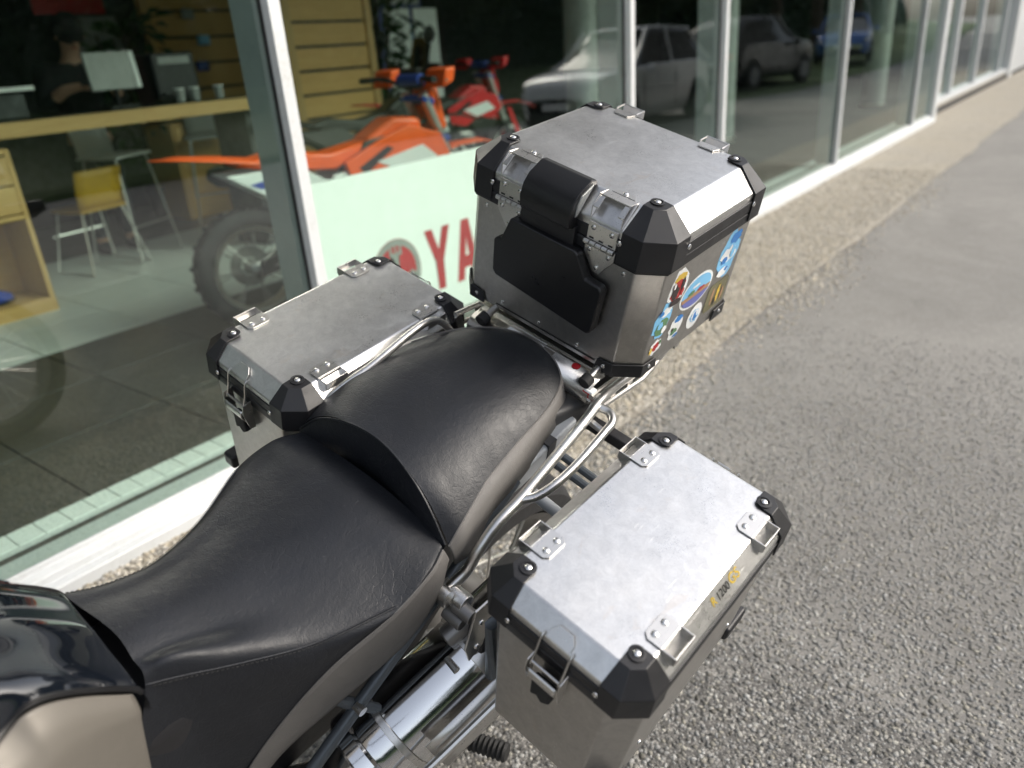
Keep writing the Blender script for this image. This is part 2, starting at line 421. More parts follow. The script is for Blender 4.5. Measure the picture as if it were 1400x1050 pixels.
p = field(r, .45, 4.0, -1.2, 1.46, .0112)
keep = r.random(len(p)) < np.clip(1.1-.42*np.maximum(0, p[:, 0]-1.9), .10, .97); p = p[keep]
# patches where fines and bitumen fill the surface
w = np.sin(p[:, 0]*3.1+1)*np.sin(p[:, 1]*2.7+.4)+.5*np.sin(p[:, 0]*7.3-p[:, 1]*5.1); p = p[r.random(len(p)) < .86-.12*w]
t = r.beta(1.4, 1.8, len(p)); zone = np.clip((p[:, 0]+.5*np.sin(p[:, 1]*2+p[:, 0])-1.5)/1.0, 0, 1); base = (.06+.46*t)*(1-zone)+(.20+.20*t)*zone; warm = r.uniform(0, 1, len(p))**2
tones = np.stack([base*(1+.03*warm), base*(1-.03*warm), base*(.97-.16*warm)], 1)
scatter('asphalt_chippings', np.c_[p, np.full(len(p), -.0125)], r.uniform(.0036, .0080, len(p)), tones, 'stone', 'small grey stone chippings exposed in the asphalt', .40, .46, 5)
r = np.random.default_rng(8)
p = field(r, .3, 9.0, 1.12, 2.34, .0175)
keep = r.random(len(p)) < np.clip(1.1-.13*np.maximum(0, p[:, 0]-2), .35, .97)*np.clip((p[:, 1]-1.12-.08*np.sin(p[:, 0]*2.3))/.34, 0, 1)**2; p = p[keep]
t = r.beta(2, 2, len(p)); base = .24+.46*t; yel = r.uniform(0, 1, len(p))
tones = np.stack([base*(1.01+.03*yel), base*(.96-.04*yel), base*(.87-.17*yel)], 1)
scatter('pebble_strip', np.c_[p, np.where(p[:, 1] > 1.44, 0.0, -.012)], r.uniform(.006, .0125, len(p)), tones, 'pebble', 'tan and yellow pebbles set in the strip along the window sill', .40, .6, 6)

# ------------------------------------------------------------------ the shop building
GY = 2.40; FL = .08
bld = empty('shop_building', 'glass fronted showroom with white frames and green tinted panes', 'building', (0, GY, 0))
def bp(mb, name, mat, **k): return mb.build(name, mat, bld, off=(0, GY, 0), **k)
def sill(x0, x1, y, h=.105):
    prof = [(-.080, -.02), (-.080, .038), (-.075, .044), (-.046, .050), (-.042, .072), (-.036, .078), (-.012, .086), (-.008, h), (.09, h), (.09, -.02)]
    return MB().prism(prof, lambda u, v, d: (d, y+u, v), x0, x1)
bp(sill(-6, 13.42, GY), 'window_sill', 'white', bevel=.003)
MX = [-4.3, -1.6, 1.80, 4.25, 5.60, 8.58, 12.05, 13.36]
for i, x in enumerate(MX):
    w = .050
    mb = MB().bb((x-w/2, GY-.045, .105), (x+w/2, GY-.004, 3.1))
    mu = bp(mb, 'mullion', 'white', bevel=.003)
    MB().bb((x-.028, GY+.012, .106), (x+.028, GY+.17, 3.1)).build('inner_post', 'whiteinner', mu, off=(0, GY, 0), bevel=.003)
    MB().bb((x-.030, GY-.0035, .106), (x+.030, GY+.0115, 3.1)).build('gasket', 'rubber', mu, off=(0, GY, 0))
xs = [-6]+MX
for a, b in zip(xs[:-1], xs[1:]):
    g = bp(MB().add([(a, GY, .106), (b, GY, .106), (b, GY, 3.1), (a, GY, 3.1)], [(0, 1, 2, 3)]), 'window_pane', 'glass', smooth=0, fix=False)
bp(MB().bb((-6, GY-.05, 3.1), (13.42, GY+.2, 3.22)), 'transom', 'white', bevel=.004)
bp(MB().bb((-6, GY-.12, 3.22), (13.5, GY+.3, 8.2)), 'upper_wall', 'cladding', bevel=.01)
for k in range(10):
    bp(MB().bb((-5.6+k*1.9, GY-.135, 4.3), (-4.2+k*1.9, GY-.121, 6.2)), 'upper_window', 'carglass', bevel=.003)
bp(MB().bb((13.3, GY-.06, .0), (13.5, GY+.35, 3.2)), 'corner_post', 'white', bevel=.006)
# set-back section past the corner: its own low wall, frames and panes
Y2 = 2.64
bp(MB().bb((13.5, Y2-.10, -.02), (24, Y2+.2, .13)), 'plinth', 'apron', bevel=.01)
bp(MB().bb((13.5, Y2-.13, .13), (22.4, Y2+.1, .20)), 'window_sill', 'white', bevel=.004)
for x in (15.9, 18.3, 21.5):
    bp(MB().bb((x-.05, Y2-.06, .20), (x+.05, Y2+.08, 3.1)), 'mullion', 'white', bevel=.003)
bp(MB().bb((22.4, Y2-.16, .0), (22.9, Y2+.3, 3.2)), 'corner_post', 'white', bevel=.006)
for a, b in ((13.5, 15.9), (15.9, 18.3), (18.3, 21.5), (21.5, 22.4)):
    bp(MB().add([(a, Y2, .20), (b, Y2, .20), (b, Y2, 3.1), (a, Y2, 3.1)], [(0, 1, 2, 3)]), 'window_pane', 'glass', smooth=0, fix=False)
bp(MB().bb((22.9, Y2-.12, .0), (30, Y2+.3, 3.2)), 'end_wall', 'white', bevel=.01)
bp(MB().bb((13.5, Y2-.16, 3.1), (30, Y2+.3, 8.2)), 'upper_wall', 'cladding', bevel=.01)
# shell of the showroom
def st(mb, name, mat, label=None, **k): return tag(mb.build(name, mat, None, **k), label, None, None, 'structure')
st(MB().bb((-6, 12.0, 0), (30, 12.2, 3.3)), 'back_wall', 'darkwall')
st(MB().bb((-6.2, GY+.2, 0), (-6, 12.0, 3.3)), 'side_wall', 'darkwall'); st(MB().bb((23.2, Y2+.31, 0), (23.4, 12.0, 3.3)), 'end_partition', 'darkwall')
st(MB().bb((-6, GY+.31, 3.22), (30, 12.2, 3.4)), 'ceiling', 'ceiling')
st(MB().bb((-6.3, GY-.1, 8.2), (30.2, 13, 8.4)), 'roof', 'cladding')
fl = st(MB().bb((-6, GY+.10, -.05), (30, 12, FL-.006)), 'shop_floor', 'joint', 'dark tiled showroom floor with a light walkway')
# floor tiles, 60 cm square, each laid with an open joint
T = .60; td = MB().bb((-T/2+.003, -T/2+.003, -.006), (T/2-.003, T/2-.003, .004)).build('floor_tile', 'tiledark', fl, bevel=.002, seg=1)
tl = MB().bb((-T/2+.003, -T/2+.003, -.006), (T/2-.003, T/2-.003, .004)).build('light_tile', 'tilelight', fl, bevel=.002, seg=1)
first = {'d': td, 'l': tl}
used = set()
for i in range(17):
    for j in range(10):
        x, y = -1.2+i*T, 2.99+j*T
        lite = 4.45 < y < 6.6 or (y > 6.6 and x > 4.4)
        src = tl if lite else td; mt = Matrix.Translation((x, y, FL-.002))
        if src.name in used: inst(src, fl, mt)
        else: used.add(src.name); src.matrix_local = mt
# convector grille along the glass
gr = bp(MB().bb((-1, GY+.175, FL-.004), (13.3, GY+.295, FL+.006)), 'convector_grille', 'white')
cell = None
for k in range(46):
    x = -.2+k*.085
    if cell is None:
        cell = MB().bb((-.0412, -.055, 0), (.0412, .055, .006)).build('grille_panel', 'whiteboard', gr, bevel=.002, seg=1); o = cell
    else: o = inst(cell, gr)
    o.matrix_local = Matrix.Translation((x, .235, FL+.008))
# ------------------------------------------------------------------ frames of the parked motorcycle and its luggage
def frame(rows, t):
    m = Matrix(rows).to_4x4(); m.translation = Vector(t)+EYE; return m
MBK = frame([[-0.990865, -0.034212, -0.130444], [0.073173, -0.948909, -0.306949], [-0.113278, -0.313690, 0.942744]], (1.175866, 0.668069, -0.172146))
MPL = frame([[-0.990089, -0.039931, -0.134642], [0.081270, -0.944798, -0.317416], [-0.114535, -0.325212, 0.938679]], (0.738478, 0.384244, -0.583573))
SPR = 1.08   # the window-side box is the larger of the two
MPR = frame([[-0.988574, -0.017124, -0.149763], [0.062956, -0.949629, -0.306987], [-0.136963, -0.312908, 0.939856]], (0.785767*SPR, 0.992250*SPR, -0.394256*SPR)) @ Matrix.Scale(SPR, 4)
# bike axes: x forward, y to the bike's left, z up; origin on top of the top case
B0 = Vector((.30, 0, -1.318))
bike = empty('motorcycle', 'black touring motorcycle with grey sided leather seats, parked beside the shop window', 'motorcycle', mat=MBK @ Matrix.Translation(B0))
def kp(mb, name, mat, parent=None, **k): return mb.build(name, mat, parent or bike, off=B0, **k)
def mir(p): return (p[0], -p[1], p[2])

# --- rider seat: control net, columns c0 (centre) .. c4 (lower edge of the grey side)
RS = [
 [(.974, .005, -.335), (.976, .045, -.340), (.981, .076, -.356), (1.030, .104, -.45), (1.045, .105, -.58)],
 [(.930, .003, -.347), (.935, .050, -.353), (.944, .090, -.366), (.962, .121, -.68), (.948, .119, -.73)],
 [(.870, .006, -.360), (.875, .062, -.367), (.884, .117, -.381), (.890, .141, -.555), (.875, .139, -.622)],
 [(.790, .005, -.368), (.795, .078, -.376), (.801, .151, -.397), (.800, .165, -.456), (.790, .160, -.570)],
 [(.695, .002, -.364), (.695, .093, -.372), (.699, .181, -.397), (.703, .188, -.404), (.675, .184, -.513)],
 [(.625, .000, -.360), (.625, .090, -.366), (.627, .172, -.380), (.629, .185, -.386), (.612, .187, -.456)],
 [(.575, .000, -.372), (.575, .085, -.375), (.582, .155, -.382), (.585, .168, -.388), (.578, .172, -.420)]]
YC = [.004, .004, .010, .012, .003, 0, 0]
LS = [(.992, -.102, -.352), (.942, -.092, -.371), (.878, -.092, -.386), (.792, -.126, -.404), (.695, -.178, -.408), (.627, -.176, -.388), (.582, -.160, -.386)]
net = []
for row, yc, l2 in zip(RS, YC, LS):
    rr = [np.array(p) for p in row]; l2 = np.array(l2)
    left = [l2+np.array([.004, -.008, -.11 if l2[0] > .75 else -.03]), l2, np.array([(l2[0]+rr[0][0])/2, l2[1]*.55, rr[0][2]*.72+l2[2]*.28])]
    net.append(left+[rr[0]]+rr[1:4])
rs = kp(MB().grid(surf(net, 12, 9)), 'rider_seat', 'leather', smooth=60)
tag(rs, 'black leather rider seat')
for sgn in (1, -1):
    if sgn > 0: C2, C3, C4 = ([np.array(r_[k_]) for r_ in RS] for k_ in (2, 3, 4))
    else:
        C2 = [np.array(n_[1]) for n_ in net]; C3 = [np.array(n_[0]) for n_ in net]; C4 = [p+np.array([-.006, -.002, -.07]) for p in C3]
    gnet = [[a_, (a_+b_)/2+np.array([0, .006*sgn, 0]), b_] for a_, b_ in zip(C3[1:], C4[1:])]
    kp(MB().grid(surf(gnet, 12, 5)), 'side_panel', 'greyleather', rs, smooth=60, solid=.002)
    lip = cr([p+np.array([0, .001*sgn, .0006]) for p in C3[1:]], 12)
    kp(MB().tube(lip, .0014, 6), 'piping', 'greyleather', rs)
    seam = cr([p+np.array([0, 0, .0004]) for p in C2[:5]]+[C3[4]+np.array([-.03, -.002*sgn, .003])], 12)
    kp(MB().tube(seam, .0013, 6), 'seam', 'leather', rs)
    st_ = MB(); arr = seam[2:-2]
    d = np.cumsum(np.r_[0, np.linalg.norm(np.diff(arr, axis=0), axis=1)])
    for s0 in np.arange(0, d[-1]-.004, .0058):
        q = [np.array([np.interp(s, d, arr[:, k]) for k in range(3)]) + np.array([0, .0035*sgn, -.0008]) for s in (s0, s0+.0036)]
        st_.tube(q, .0006, 5)
    tag(kp(st_, 'stitches', 'thread', rs), kind='stuff')

# --- passenger seat: boundary loop right-front -> tail -> left-front
BR = [(.574, .170, -.388), (.552, .168, -.368), (.523, .161, -.357), (.477, .149, -.343), (.433, .142, -.335), (.378, .135, -.327), (.312, .127, -.319), (.259, .113, -.313), (.228, .094, -.309), (.206, .056, -.302), (.196, 0, -.299)]
LFT = [(.574, -.172, -.388), (.558, -.176, -.377), (.523, -.174, -.356), (.482, -.170, -.334), (.440, -.169, -.329), (.385, -.163, -.323), (.320, -.142, -.315), (.262, -.112, -.308), (.232, -.084, -.304), (.208, -.046, -.300)]
bnd = np.array(BR+LFT[::-1]); bnd = cr(bnd, 7)
RID = [(.578, .166, -.384), (.573, .124, -.337), (.566, .076, -.311), (.560, .024, -.300), (.560, -.024, -.300), (.566, -.076, -.311), (.573, -.124, -.337), (.578, -.166, -.384)]
def zc(x): return float(np.interp(x, [.25, .33, .42, .50, .56], [-.284, -.280, -.284, -.292, -.300]))
G = []
NR = 16
for b in bnd:
    sx = min(.560, max(.262, b[0]*.98+.012)); row = []
    for k in range(NR+1):
        q = k/NR; x = sx*(1-q)+b[0]*q; y = b[1]*q
        z = zc(x if x < .56 else .56); zz = z+(b[2]-z)*(q**3.0)
        row.append((x, y, zz))
    G.append(row)
ps = kp(MB().grid(G), 'passenger_seat', 'leather', smooth=60); tag(ps, 'black leather passenger seat')
# front face under the ridge
rid = cr(RID, 8); F = []
for q in np.linspace(0, 1, 7):
    F.append([(p[0]+.014*math.sin(q*2.2)-.012*q, p[1]*(1+.015*q), p[2]+(-.395-.035*abs(p[1])/.17-p[2])*q) for p in rid])
kp(MB().grid(F), 'front_face', 'leather', ps, smooth=60)
kp(MB().tube([(p[0]+.0005, p[1], p[2]+.0004) for p in rid], .0022, 6), 'seam', 'leather', ps)
GB = [(.562, .172, -.440), (.540, .174, -.444), (.517, .172, -.436), (.484, .168, -.402), (.454, .163, -.396), (.390, .154, -.394), (.330, .143, -.386), (.275, .132, -.376), (.225, .116, -.376), (.208, .066, -.352), (.198, 0, -.340)]
gb = np.array(GB+[(x, -y, z) for x, y, z in GB[-2::-1]]); gb = cr(gb, 7)
mid = (bnd+gb)/2; mid[:, 1] *= 1.02
kp(MB().grid(np.stack([bnd, mid, gb])), 'side_panel', 'greyleather', ps, smooth=60, solid=.002)
kp(MB().tube([tuple(p) for p in bnd], .002, 6), 'piping', 'greyleather', ps)
kp(MB().bb((.25, -.10, -.37), (.55, .10, -.345)), 'seat_base', 'plastic', ps)

# --- fuel tank
def trow(x, zt, w2, z2, w3, z3, dx=0): return [(x, .012, zt), (x, w2*.55, zt-.004), (x+dx*.5, w2, z2), (x+dx, w3, z3)]
TK = [trow(.985, -.365, .075, -.37, .090, -.385), trow(.991, -.312, .080, -.318, .096, -.330), trow(1.000, -.287, .084, -.294, .100, -.306),
      trow(1.046, -.226, .084, -.233, .101, -.247), trow(1.080, -.196, .084, -.203, .103, -.219), trow(1.112, -.176, .088, -.184, .110, -.222),
      trow(1.20, -.135, .11, -.145, .150, -.22), trow(1.32, -.12, .12, -.135, .170, -.24), trow(1.42, -.17, .10, -.19, .15, -.28)]
tn = [[(p[0], .024-p[1], p[2]) for p in r_[:0:-1]]+r_ for r_ in TK]
tank = kp(MB().grid(surf(tn, 8, 8)), 'fuel_tank', 'tankblack', smooth=60); tag(tank, 'glossy black fuel tank')
for sgn in (1, -1):
    f = lambda p: (p[0], p[1] if sgn > 0 else .024-p[1], p[2])
    sp = []
    for r_, (dx, w4, z4, w5, z5) in zip(TK[2:], [(.010, .118, -.36, .130, -.52), (.008, .132, -.32, .155, -.50), (.006, .146, -.30, .172, -.48), (.004, .160, -.30, .190, -.47), (0, .205, -.31, .225, -.48), (0, .24, -.33, .24, -.5), (0, .20, -.38, .2, -.5)]):
        b = r_[3]; sp.append([f((b[0]+.003, b[1]+.003, b[2]-.004)), f((b[0]+dx*.4, (b[1]*.45+w4*.55)+.004, b[2]*.6+z4*.4)), f((b[0]+dx, w4, z4)), f((b[0]+dx*3.2, w5, z5))])
    kp(MB().grid(surf(sp, 8, 8)), 'side_panel', 'beige', tank, smooth=60, solid=.003)
    kp(MB().tube(cr([f(r_[3]) for r_ in TK[1:]], 8), .0035, 6), 'trim', 'softplastic', tank)
for i in range(3):
    yy = -.035-.02*i
    kp(MB().tube(cr([(1.03+.005*i, yy, -.222-.01*i), (1.06, yy-.004, -.190-.012*i), (1.10, yy-.006, -.165-.014*i)], 6), .0022, 6), 'rib', 'tankblack', tank)

# --- grab rails
def smoothpath(P, n=6): return cr(P, n)
for sgn in (1,):
    g = lambda P: [(x, y*sgn, z) for x, y, z in P]
    rail = kp(MB().tube(smoothpath(g([(.600, .183, -.470), (.580, .188, -.458), (.557, .194, -.440), (.541, .199, -.404), (.505, .200, -.372), (.451, .200, -.357), (.370, .195, -.335), (.285, .189, -.312), (.225, .178, -.309), (.14, .164, -.330), (.02, .156, -.352), (-.08, .150, -.350)])), .0088, 12), 'grab_rail', 'steel')
    kp(MB().tube(smoothpath(g([(.455, .201, -.358), (.437, .216, -.352), (.410, .228, -.338), (.36, .231, -.328), (.285, .226, -.315), (.255, .222, -.312), (.240, .206, -.311), (.242, .187, -.310)])), .0072, 12), 'outer_hoop', 'steel', rail)
    kp(MB().tube(g([(.275, .226, -.322), (.270, .190, -.322)]), .006, 10), 'cross_bar', 'steel', rail)
    kp(MB().tube(g([(.606, .172, -.448), (.606, .205, -.448)]), .012, 14), 'rail_bolt', 'steel', rail)
    kp(MB().box((.592, .186*sgn, -.470), (.035, .03, .02)), 'bracket', 'steel', rail, bevel=.003)
rail = kp(MB().tube(smoothpath([(.600, -.178, -.455), (.570, -.172, -.42), (.52, -.158, -.345), (.443, -.142, -.310), (.36, -.141, -.287), (.318, -.141, -.282), (.292, -.141, -.290), (.274, -.139, -.306), (.262, -.134, -.325), (.255, -.12, -.35)]), .0068, 12), 'grab_rail', 'steel')
kp(MB().tube(smoothpath([(.50, -.150, -.335), (.40, -.152, -.318), (.30, -.150, -.330), (.26, -.135, -.345)]), .006, 10), 'lower_bar', 'steel', rail)
kp(MB().box((.592, -.180, -.468), (.035, .03, .02)), 'bracket', 'steel', rail, bevel=.003)
# --- luggage rack and tail
rk = kp(MB().bb((-.17, -.145, -.309), (.176, .145, -.304)), 'luggage_rack', 'steel', bevel=.0015)
fp = [(.176, -.3065), (.190, -.306), (.214, -.312), (.222, -.322), (.222, -.336)]
mb = MB(); G = [[(u, y, v) for u, v in fp] for y in (-.128, .150)]
kp(mb.grid(G), 'front_lip', 'steel', rk, solid=.003)
kp(MB().bb((.183, -.052, -.3052), (.200, .028, -.3032)), 'label_plate', 'whiteboard', rk)
kp(MB().bb((.184, .028, -.3051), (.199, .052, -.3031)), 'label_plate', 'beige', rk)
kp(MB().disc((.192, .100, -.3045), .0085, (0, 0, 1), .003), 'reflector', 'redpaint', rk)
for y in (-.100, .137):
    k_ = kp(MB().tube([(.178, y, -.292), (.208, y, -.300)], .007, 12), 'clamp_pin', 'steel', rk)
    kp(MB().tube([(.204, y, -.299), (.222, y, -.304)], [.0115, .0115], 14), 'knob', 'rubber', k_, bevel=.002)
for sgn in (1, -1):
    pl = MB()
    for a, b, z0, z1, r_ in [((.225, -.318), (-.10, -.344), 0, 0, .005)]:
        pl.tube([(a[0], .158*sgn, a[1]), (b[0], .150*sgn, b[1])], r_, 8)
    pl.tube([(.215, .166*sgn, -.352), (.05, .163*sgn, -.376), (-.10, .150*sgn, -.352)], .005, 8)
    for t_ in np.linspace(.04, .9, 6):
        x = .222-.32*t_; pl.box((x, .160*sgn, -.345), (.016, .004, .04), Matrix.Rotation(.3, 3, 'Y'))
    kp(pl, 'side_bracket', 'steel', rk)
kp(MB().bb((.205, .140, -.334), (.222, .158, -.312)), 'warning_label', 'whiteboard', rk, bevel=.003)
kp(MB().bb((.206, .139, -.326), (.2225, .1585, -.316)), 'warning_print', 'redpaint', rk)
tail = [(.30, .128), (.20, .150), (.06, .150), (-.12, .115), (-.30, .075)]
tl2 = tail+[(x, -y) for x, y in tail[::-1]]
kp(MB().prism(tl2, lambda u, v, d: (u, v, d+.10*(u-.2)), -.40, -.348), 'tail_cover', 'dgrey', bevel=.012, seg=3)
for sgn in (1, -1):
    kp(MB().prism([(.24, -.362), (.44, -.398), (.44, -.435), (.24, -.415)], lambda u, v, d: (u, d*sgn, v), .118, .152), 'tail_side_panel', 'lgrey', bevel=.006)
    kp(MB().prism([(.30, -.369), (.32, -.372), (.32, -.42), (.30, -.418)], lambda u, v, d: (u, d*sgn, v), .12, .1535), 'panel_notch', 'dgrey')
# --- pannier carriers
for sgn, yo in ((1, .295), (-1, .135)):
    s = lambda *P: [(x, y*sgn, z) for x, y, z in P]
    yi = yo
    mb = MB()
    for x, z in ((.298, -.425), (.278, -.420)): mb.tube(s((x, .12, z), (x, yi+.01, z-.01)), .0075, 10)
    kp(mb, 'carrier_tube', 'greymetal')
    kp(MB().tube(s((.374, .16, -.43), (.380, yi+.005, -.435)), .010, 12), 'carrier_stub', 'lgrey')
    kp(MB().box((.19, (.15+yi)/2*sgn, -.405), (.022, yi-.15+.04, .022)), 'carrier_arm', 'plastic', bevel=.003)
    kp(MB().tube(cr(s((.62, yi, -.40), (.40, yi+.004, -.445), (.28, yi, -.43), (.27, yi, -.50), (.42, yi, -.60), (.60, yi, -.56)), 8), .009, 10, closed=True), 'carrier_frame', 'greymetal')
# --- subframe and exhaust (left side)
for sgn in (1, -1):
    s = lambda *P: [(x, y*sgn, z) for x, y, z in P]
    sf = kp(MB().tube(s((.40, .150, -.395), (.575, .170, -.480), (.84, .168, -.672), (1.05, .15, -.84)), .0105, 12), 'frame_tube', 'greymetal')
    kp(MB().tube(s((.752, .160, -.615), (.700, .215, -.655), (.655, .240, -.70)), .009, 10), 'cross_tube', 'greymetal', sf)
    kp(MB().tube(s((.752, .165, -.615), (.80, .12, -.56)), .010, 10), 'cross_tube', 'greymetal', sf)
    kp(MB().tube(s((.80, .165, -.655), (.70, .20, -.80)), .009, 10), 'cross_tube', 'greymetal', sf)
    kp(MB().tube(s((.756, .168, -.604), (.756, .184, -.604)), .008, 10), 'bolt', 'steel', sf)
P1, P2 = Vector((.790, .190, -.735)), Vector((.36, .262, -.535)); ax = (P2-P1).normalized(); Lm = (P2-P1).length
mf = kp(MB().lathe([(.034, -.03), (.054, 0), (.070, .035), (.073, .06), (.073, Lm-.05), (.070, Lm-.03), (.055, Lm), (.024, Lm), (.022, Lm-.04)], 40, P1, ax), 'muffler', 'chrome', smooth=30)
tag(mf, 'polished steel silencer')
for d_, w_ in ((.085, .012), (.25, .030)): kp(MB().lathe([(.0735, d_), (.0755, d_+.001), (.0755, d_+w_-.001), (.0735, d_+w_)], 40, P1, ax), 'clamp_band', 'steel', mf)
def at_m(d_, up, outw, r_=.06):
    u = Vector((0, 0, 1)); u = (u-ax*u.dot(ax)).normalized(); o_ = u.cross(ax)
    if o_.y < 0: o_ = -o_
    return P1+ax*d_+u*up*1.2+o_*outw*1.2
kp(MB().tube([at_m(.24, .066, -.015), at_m(.29, .068, -.012)], .019, 14), 'clamp_block', 'dull', mf, bevel=.004)
for q in (-.012, .028): kp(MB().tube([at_m(.235+q, .062, .004), at_m(.235+q, .062, .026)], .006, 8), 'clamp_bolt', 'steel', mf)
kp(MB().tube([at_m(.02, .030, .078), at_m(.14, .040, .083), at_m(.30, .048, .086)], .0065, 10), 'guard_rod', 'steel', mf)
hs_ = MB(); hs_.grid([[at_m(d_, .052-.09*q, .064+.02*math.sin(q*3)) for q in np.linspace(0, 1, 6)] for d_ in np.linspace(.12, .34, 5)])
kp(hs_, 'heat_shield', 'steel', mf, smooth=60, solid=.0015)
kp(MB().lathe([(.034, -.22), (.034, -.03)], 20, P1, ax), 'exhaust_pipe', 'dull', mf)
kp(MB().tube([(.86, .12, -.80), (.80, .185, -.745)], .034, 16), 'pipe_bend', 'dull', mf)
kp(MB().lathe([(.074, 0), (.078, .004), (.078, .026), (.074, .030)], 30, P1+ax*.02, ax), 'collar', 'chrome', mf)
# bracket plate between frame and pannier
kp(MB().prism([(.560, -.395), (.625, -.392), (.640, -.47), (.628, -.515), (.600, -.500), (.590, -.455), (.566, -.44)], lambda u, v, d: (u, d, v), .268, .272), 'carrier_bracket', 'steel', bevel=.001)
for x, z in ((.612, -.43), (.615, -.488)): kp(MB().disc((x, .272, z), .005, (0, 1, 0), .003), 'bracket_bolt', 'rivet')
kp(MB().box((.575, .255, -.515), (.05, .035, .05)), 'bracket_clamp', 'plastic', bevel=.008)
for i, (x, y, z, r_) in enumerate([(.585, .205, -.47, .016), (.592, .225, -.475, .012), (.598, .212, -.50, .012)]):
    kp(MB().tube([(x, y-.018, z), (x, y+.018, z)], r_, 14), 'mount_bush', 'dull' if i else 'steel', bevel=.002)
# pillion footrest with ribbed rubber
fr_ = MB(); a, b = Vector((.575, .20, -.93)), Vector((.535, .315, -.905)); n_ = 13
fr_.tube([a.lerp(b, i/(2*n_)) for i in range(2*n_+1)], [.019 if i % 2 else .0155 for i in range(2*n_+1)], 14)
fo = kp(fr_, 'footrest', 'rubber'); kp(MB().tube([(.62, .165, -.90), a], .012, 10), 'footrest_arm', 'dull', fo)
# engine, swingarm, wheels: mostly in shadow under the seat
kp(MB().bb((.62, -.10, -.80), (1.25, .10, -.42)), 'engine_block', 'plastic', bevel=.03, seg=3)
kp(MB().bb((.30, -.09, -.46), (.62, .09, -.41)), 'battery_tray', 'plastic', bevel=.01)
kp(MB().tube([(.30, -.085, -1.0), (.75, -.085, -.86)], .045, 16), 'swingarm', 'dull')
kp(MB().tube([(.45, .02, -.86), (.60, .05, -.5)], .035, 16), 'shock_absorber', 'dull')
def bike_wheel(cx, cz, R, w):
    prof = [(R-.075, -w*.36), (R-.05, -w*.5), (R-.02, -w*.46), (R-.004, -w*.25), (R, 0), (R-.004, w*.25), (R-.02, w*.46), (R-.05, w*.5), (R-.075, w*.36)]
    wh = kp(MB().lathe(prof, 56, (cx, 0, cz), (0, 1, 0)), 'wheel', 'tyre', smooth=50)
    kp(MB().lathe([(R-.075, -w*.38), (R-.10, -w*.3), (R-.10, w*.3), (R-.075, w*.38)], 56, (cx, 0, cz), (0, 1, 0)), 'rim', 'dull', wh)
    kp(MB().lathe([(.02, -.09), (.06, -.07), (.05, 0), (.06, .07), (.02, .09)], 24, (cx, 0, cz), (0, 1, 0)), 'hub', 'dull', wh)
    sp = MB()
    for k in range(20):
        a = 2*math.pi*k/20; sg = .05 if k % 2 else -.05
        sp.tube([(cx+.05*math.cos(a), sg, cz+.05*math.sin(a)), (cx+(R-.1)*math.cos(a+.18), sg*.3, cz+(R-.1)*math.sin(a+.18))], .003, 5)
    kp(sp, 'spokes', 'steel', wh)
bike_wheel(.30, -1.318+.335, .335, .15); bike_wheel(1.80, -1.318+.17+.34, .345, .11)
for y in (-.09, .09): kp(MB().tube([(1.80, y, -.81), (1.52, y, -.05)], .024, 14), 'fork_leg', 'dull')
kp(MB().tube(cr([(1.30, .42, .06), (1.42, .30, .05), (1.50, .10, .02), (1.50, -.10, .02), (1.42, -.30, .05), (1.30, -.42, .06)], 8), .011, 10), 'handlebar', 'plastic')
kp(MB().tube([(.62, .14, -.95), (.66, .42, -1.20+.05)], .013, 10), 'side_stand', 'dull')
# ------------------------------------------------------------------ aluminium luggage
def ring(x0, x1, y0, y1, k, z): return [(x1, y1-k, z), (x1-k, y1, z), (x0+k, y1, z), (x0, y1-k, z), (x0, y0+k, z), (x0+k, y0, z), (x1-k, y0, z), (x1, y0+k, z)]
def loft(rings, cap0=True, cap1=True):
    mb = MB(); n = len(rings[0]); vs = [p for r_ in rings for p in r_]; fs = []
    for i in range(len(rings)-1):
        for j in range(n): fs.append((i*n+j, i*n+(j+1) % n, (i+1)*n+(j+1) % n, (i+1)*n+j))
    if cap0: fs.append(tuple(range(n))[::-1])
    if cap1: fs.append(tuple(range((len(rings)-1)*n, len(rings)*n)))
    return mb.add(vs, fs)
def rring(hx, hy, k, z): return ring(-hx, hx, -hy, hy, k, z)

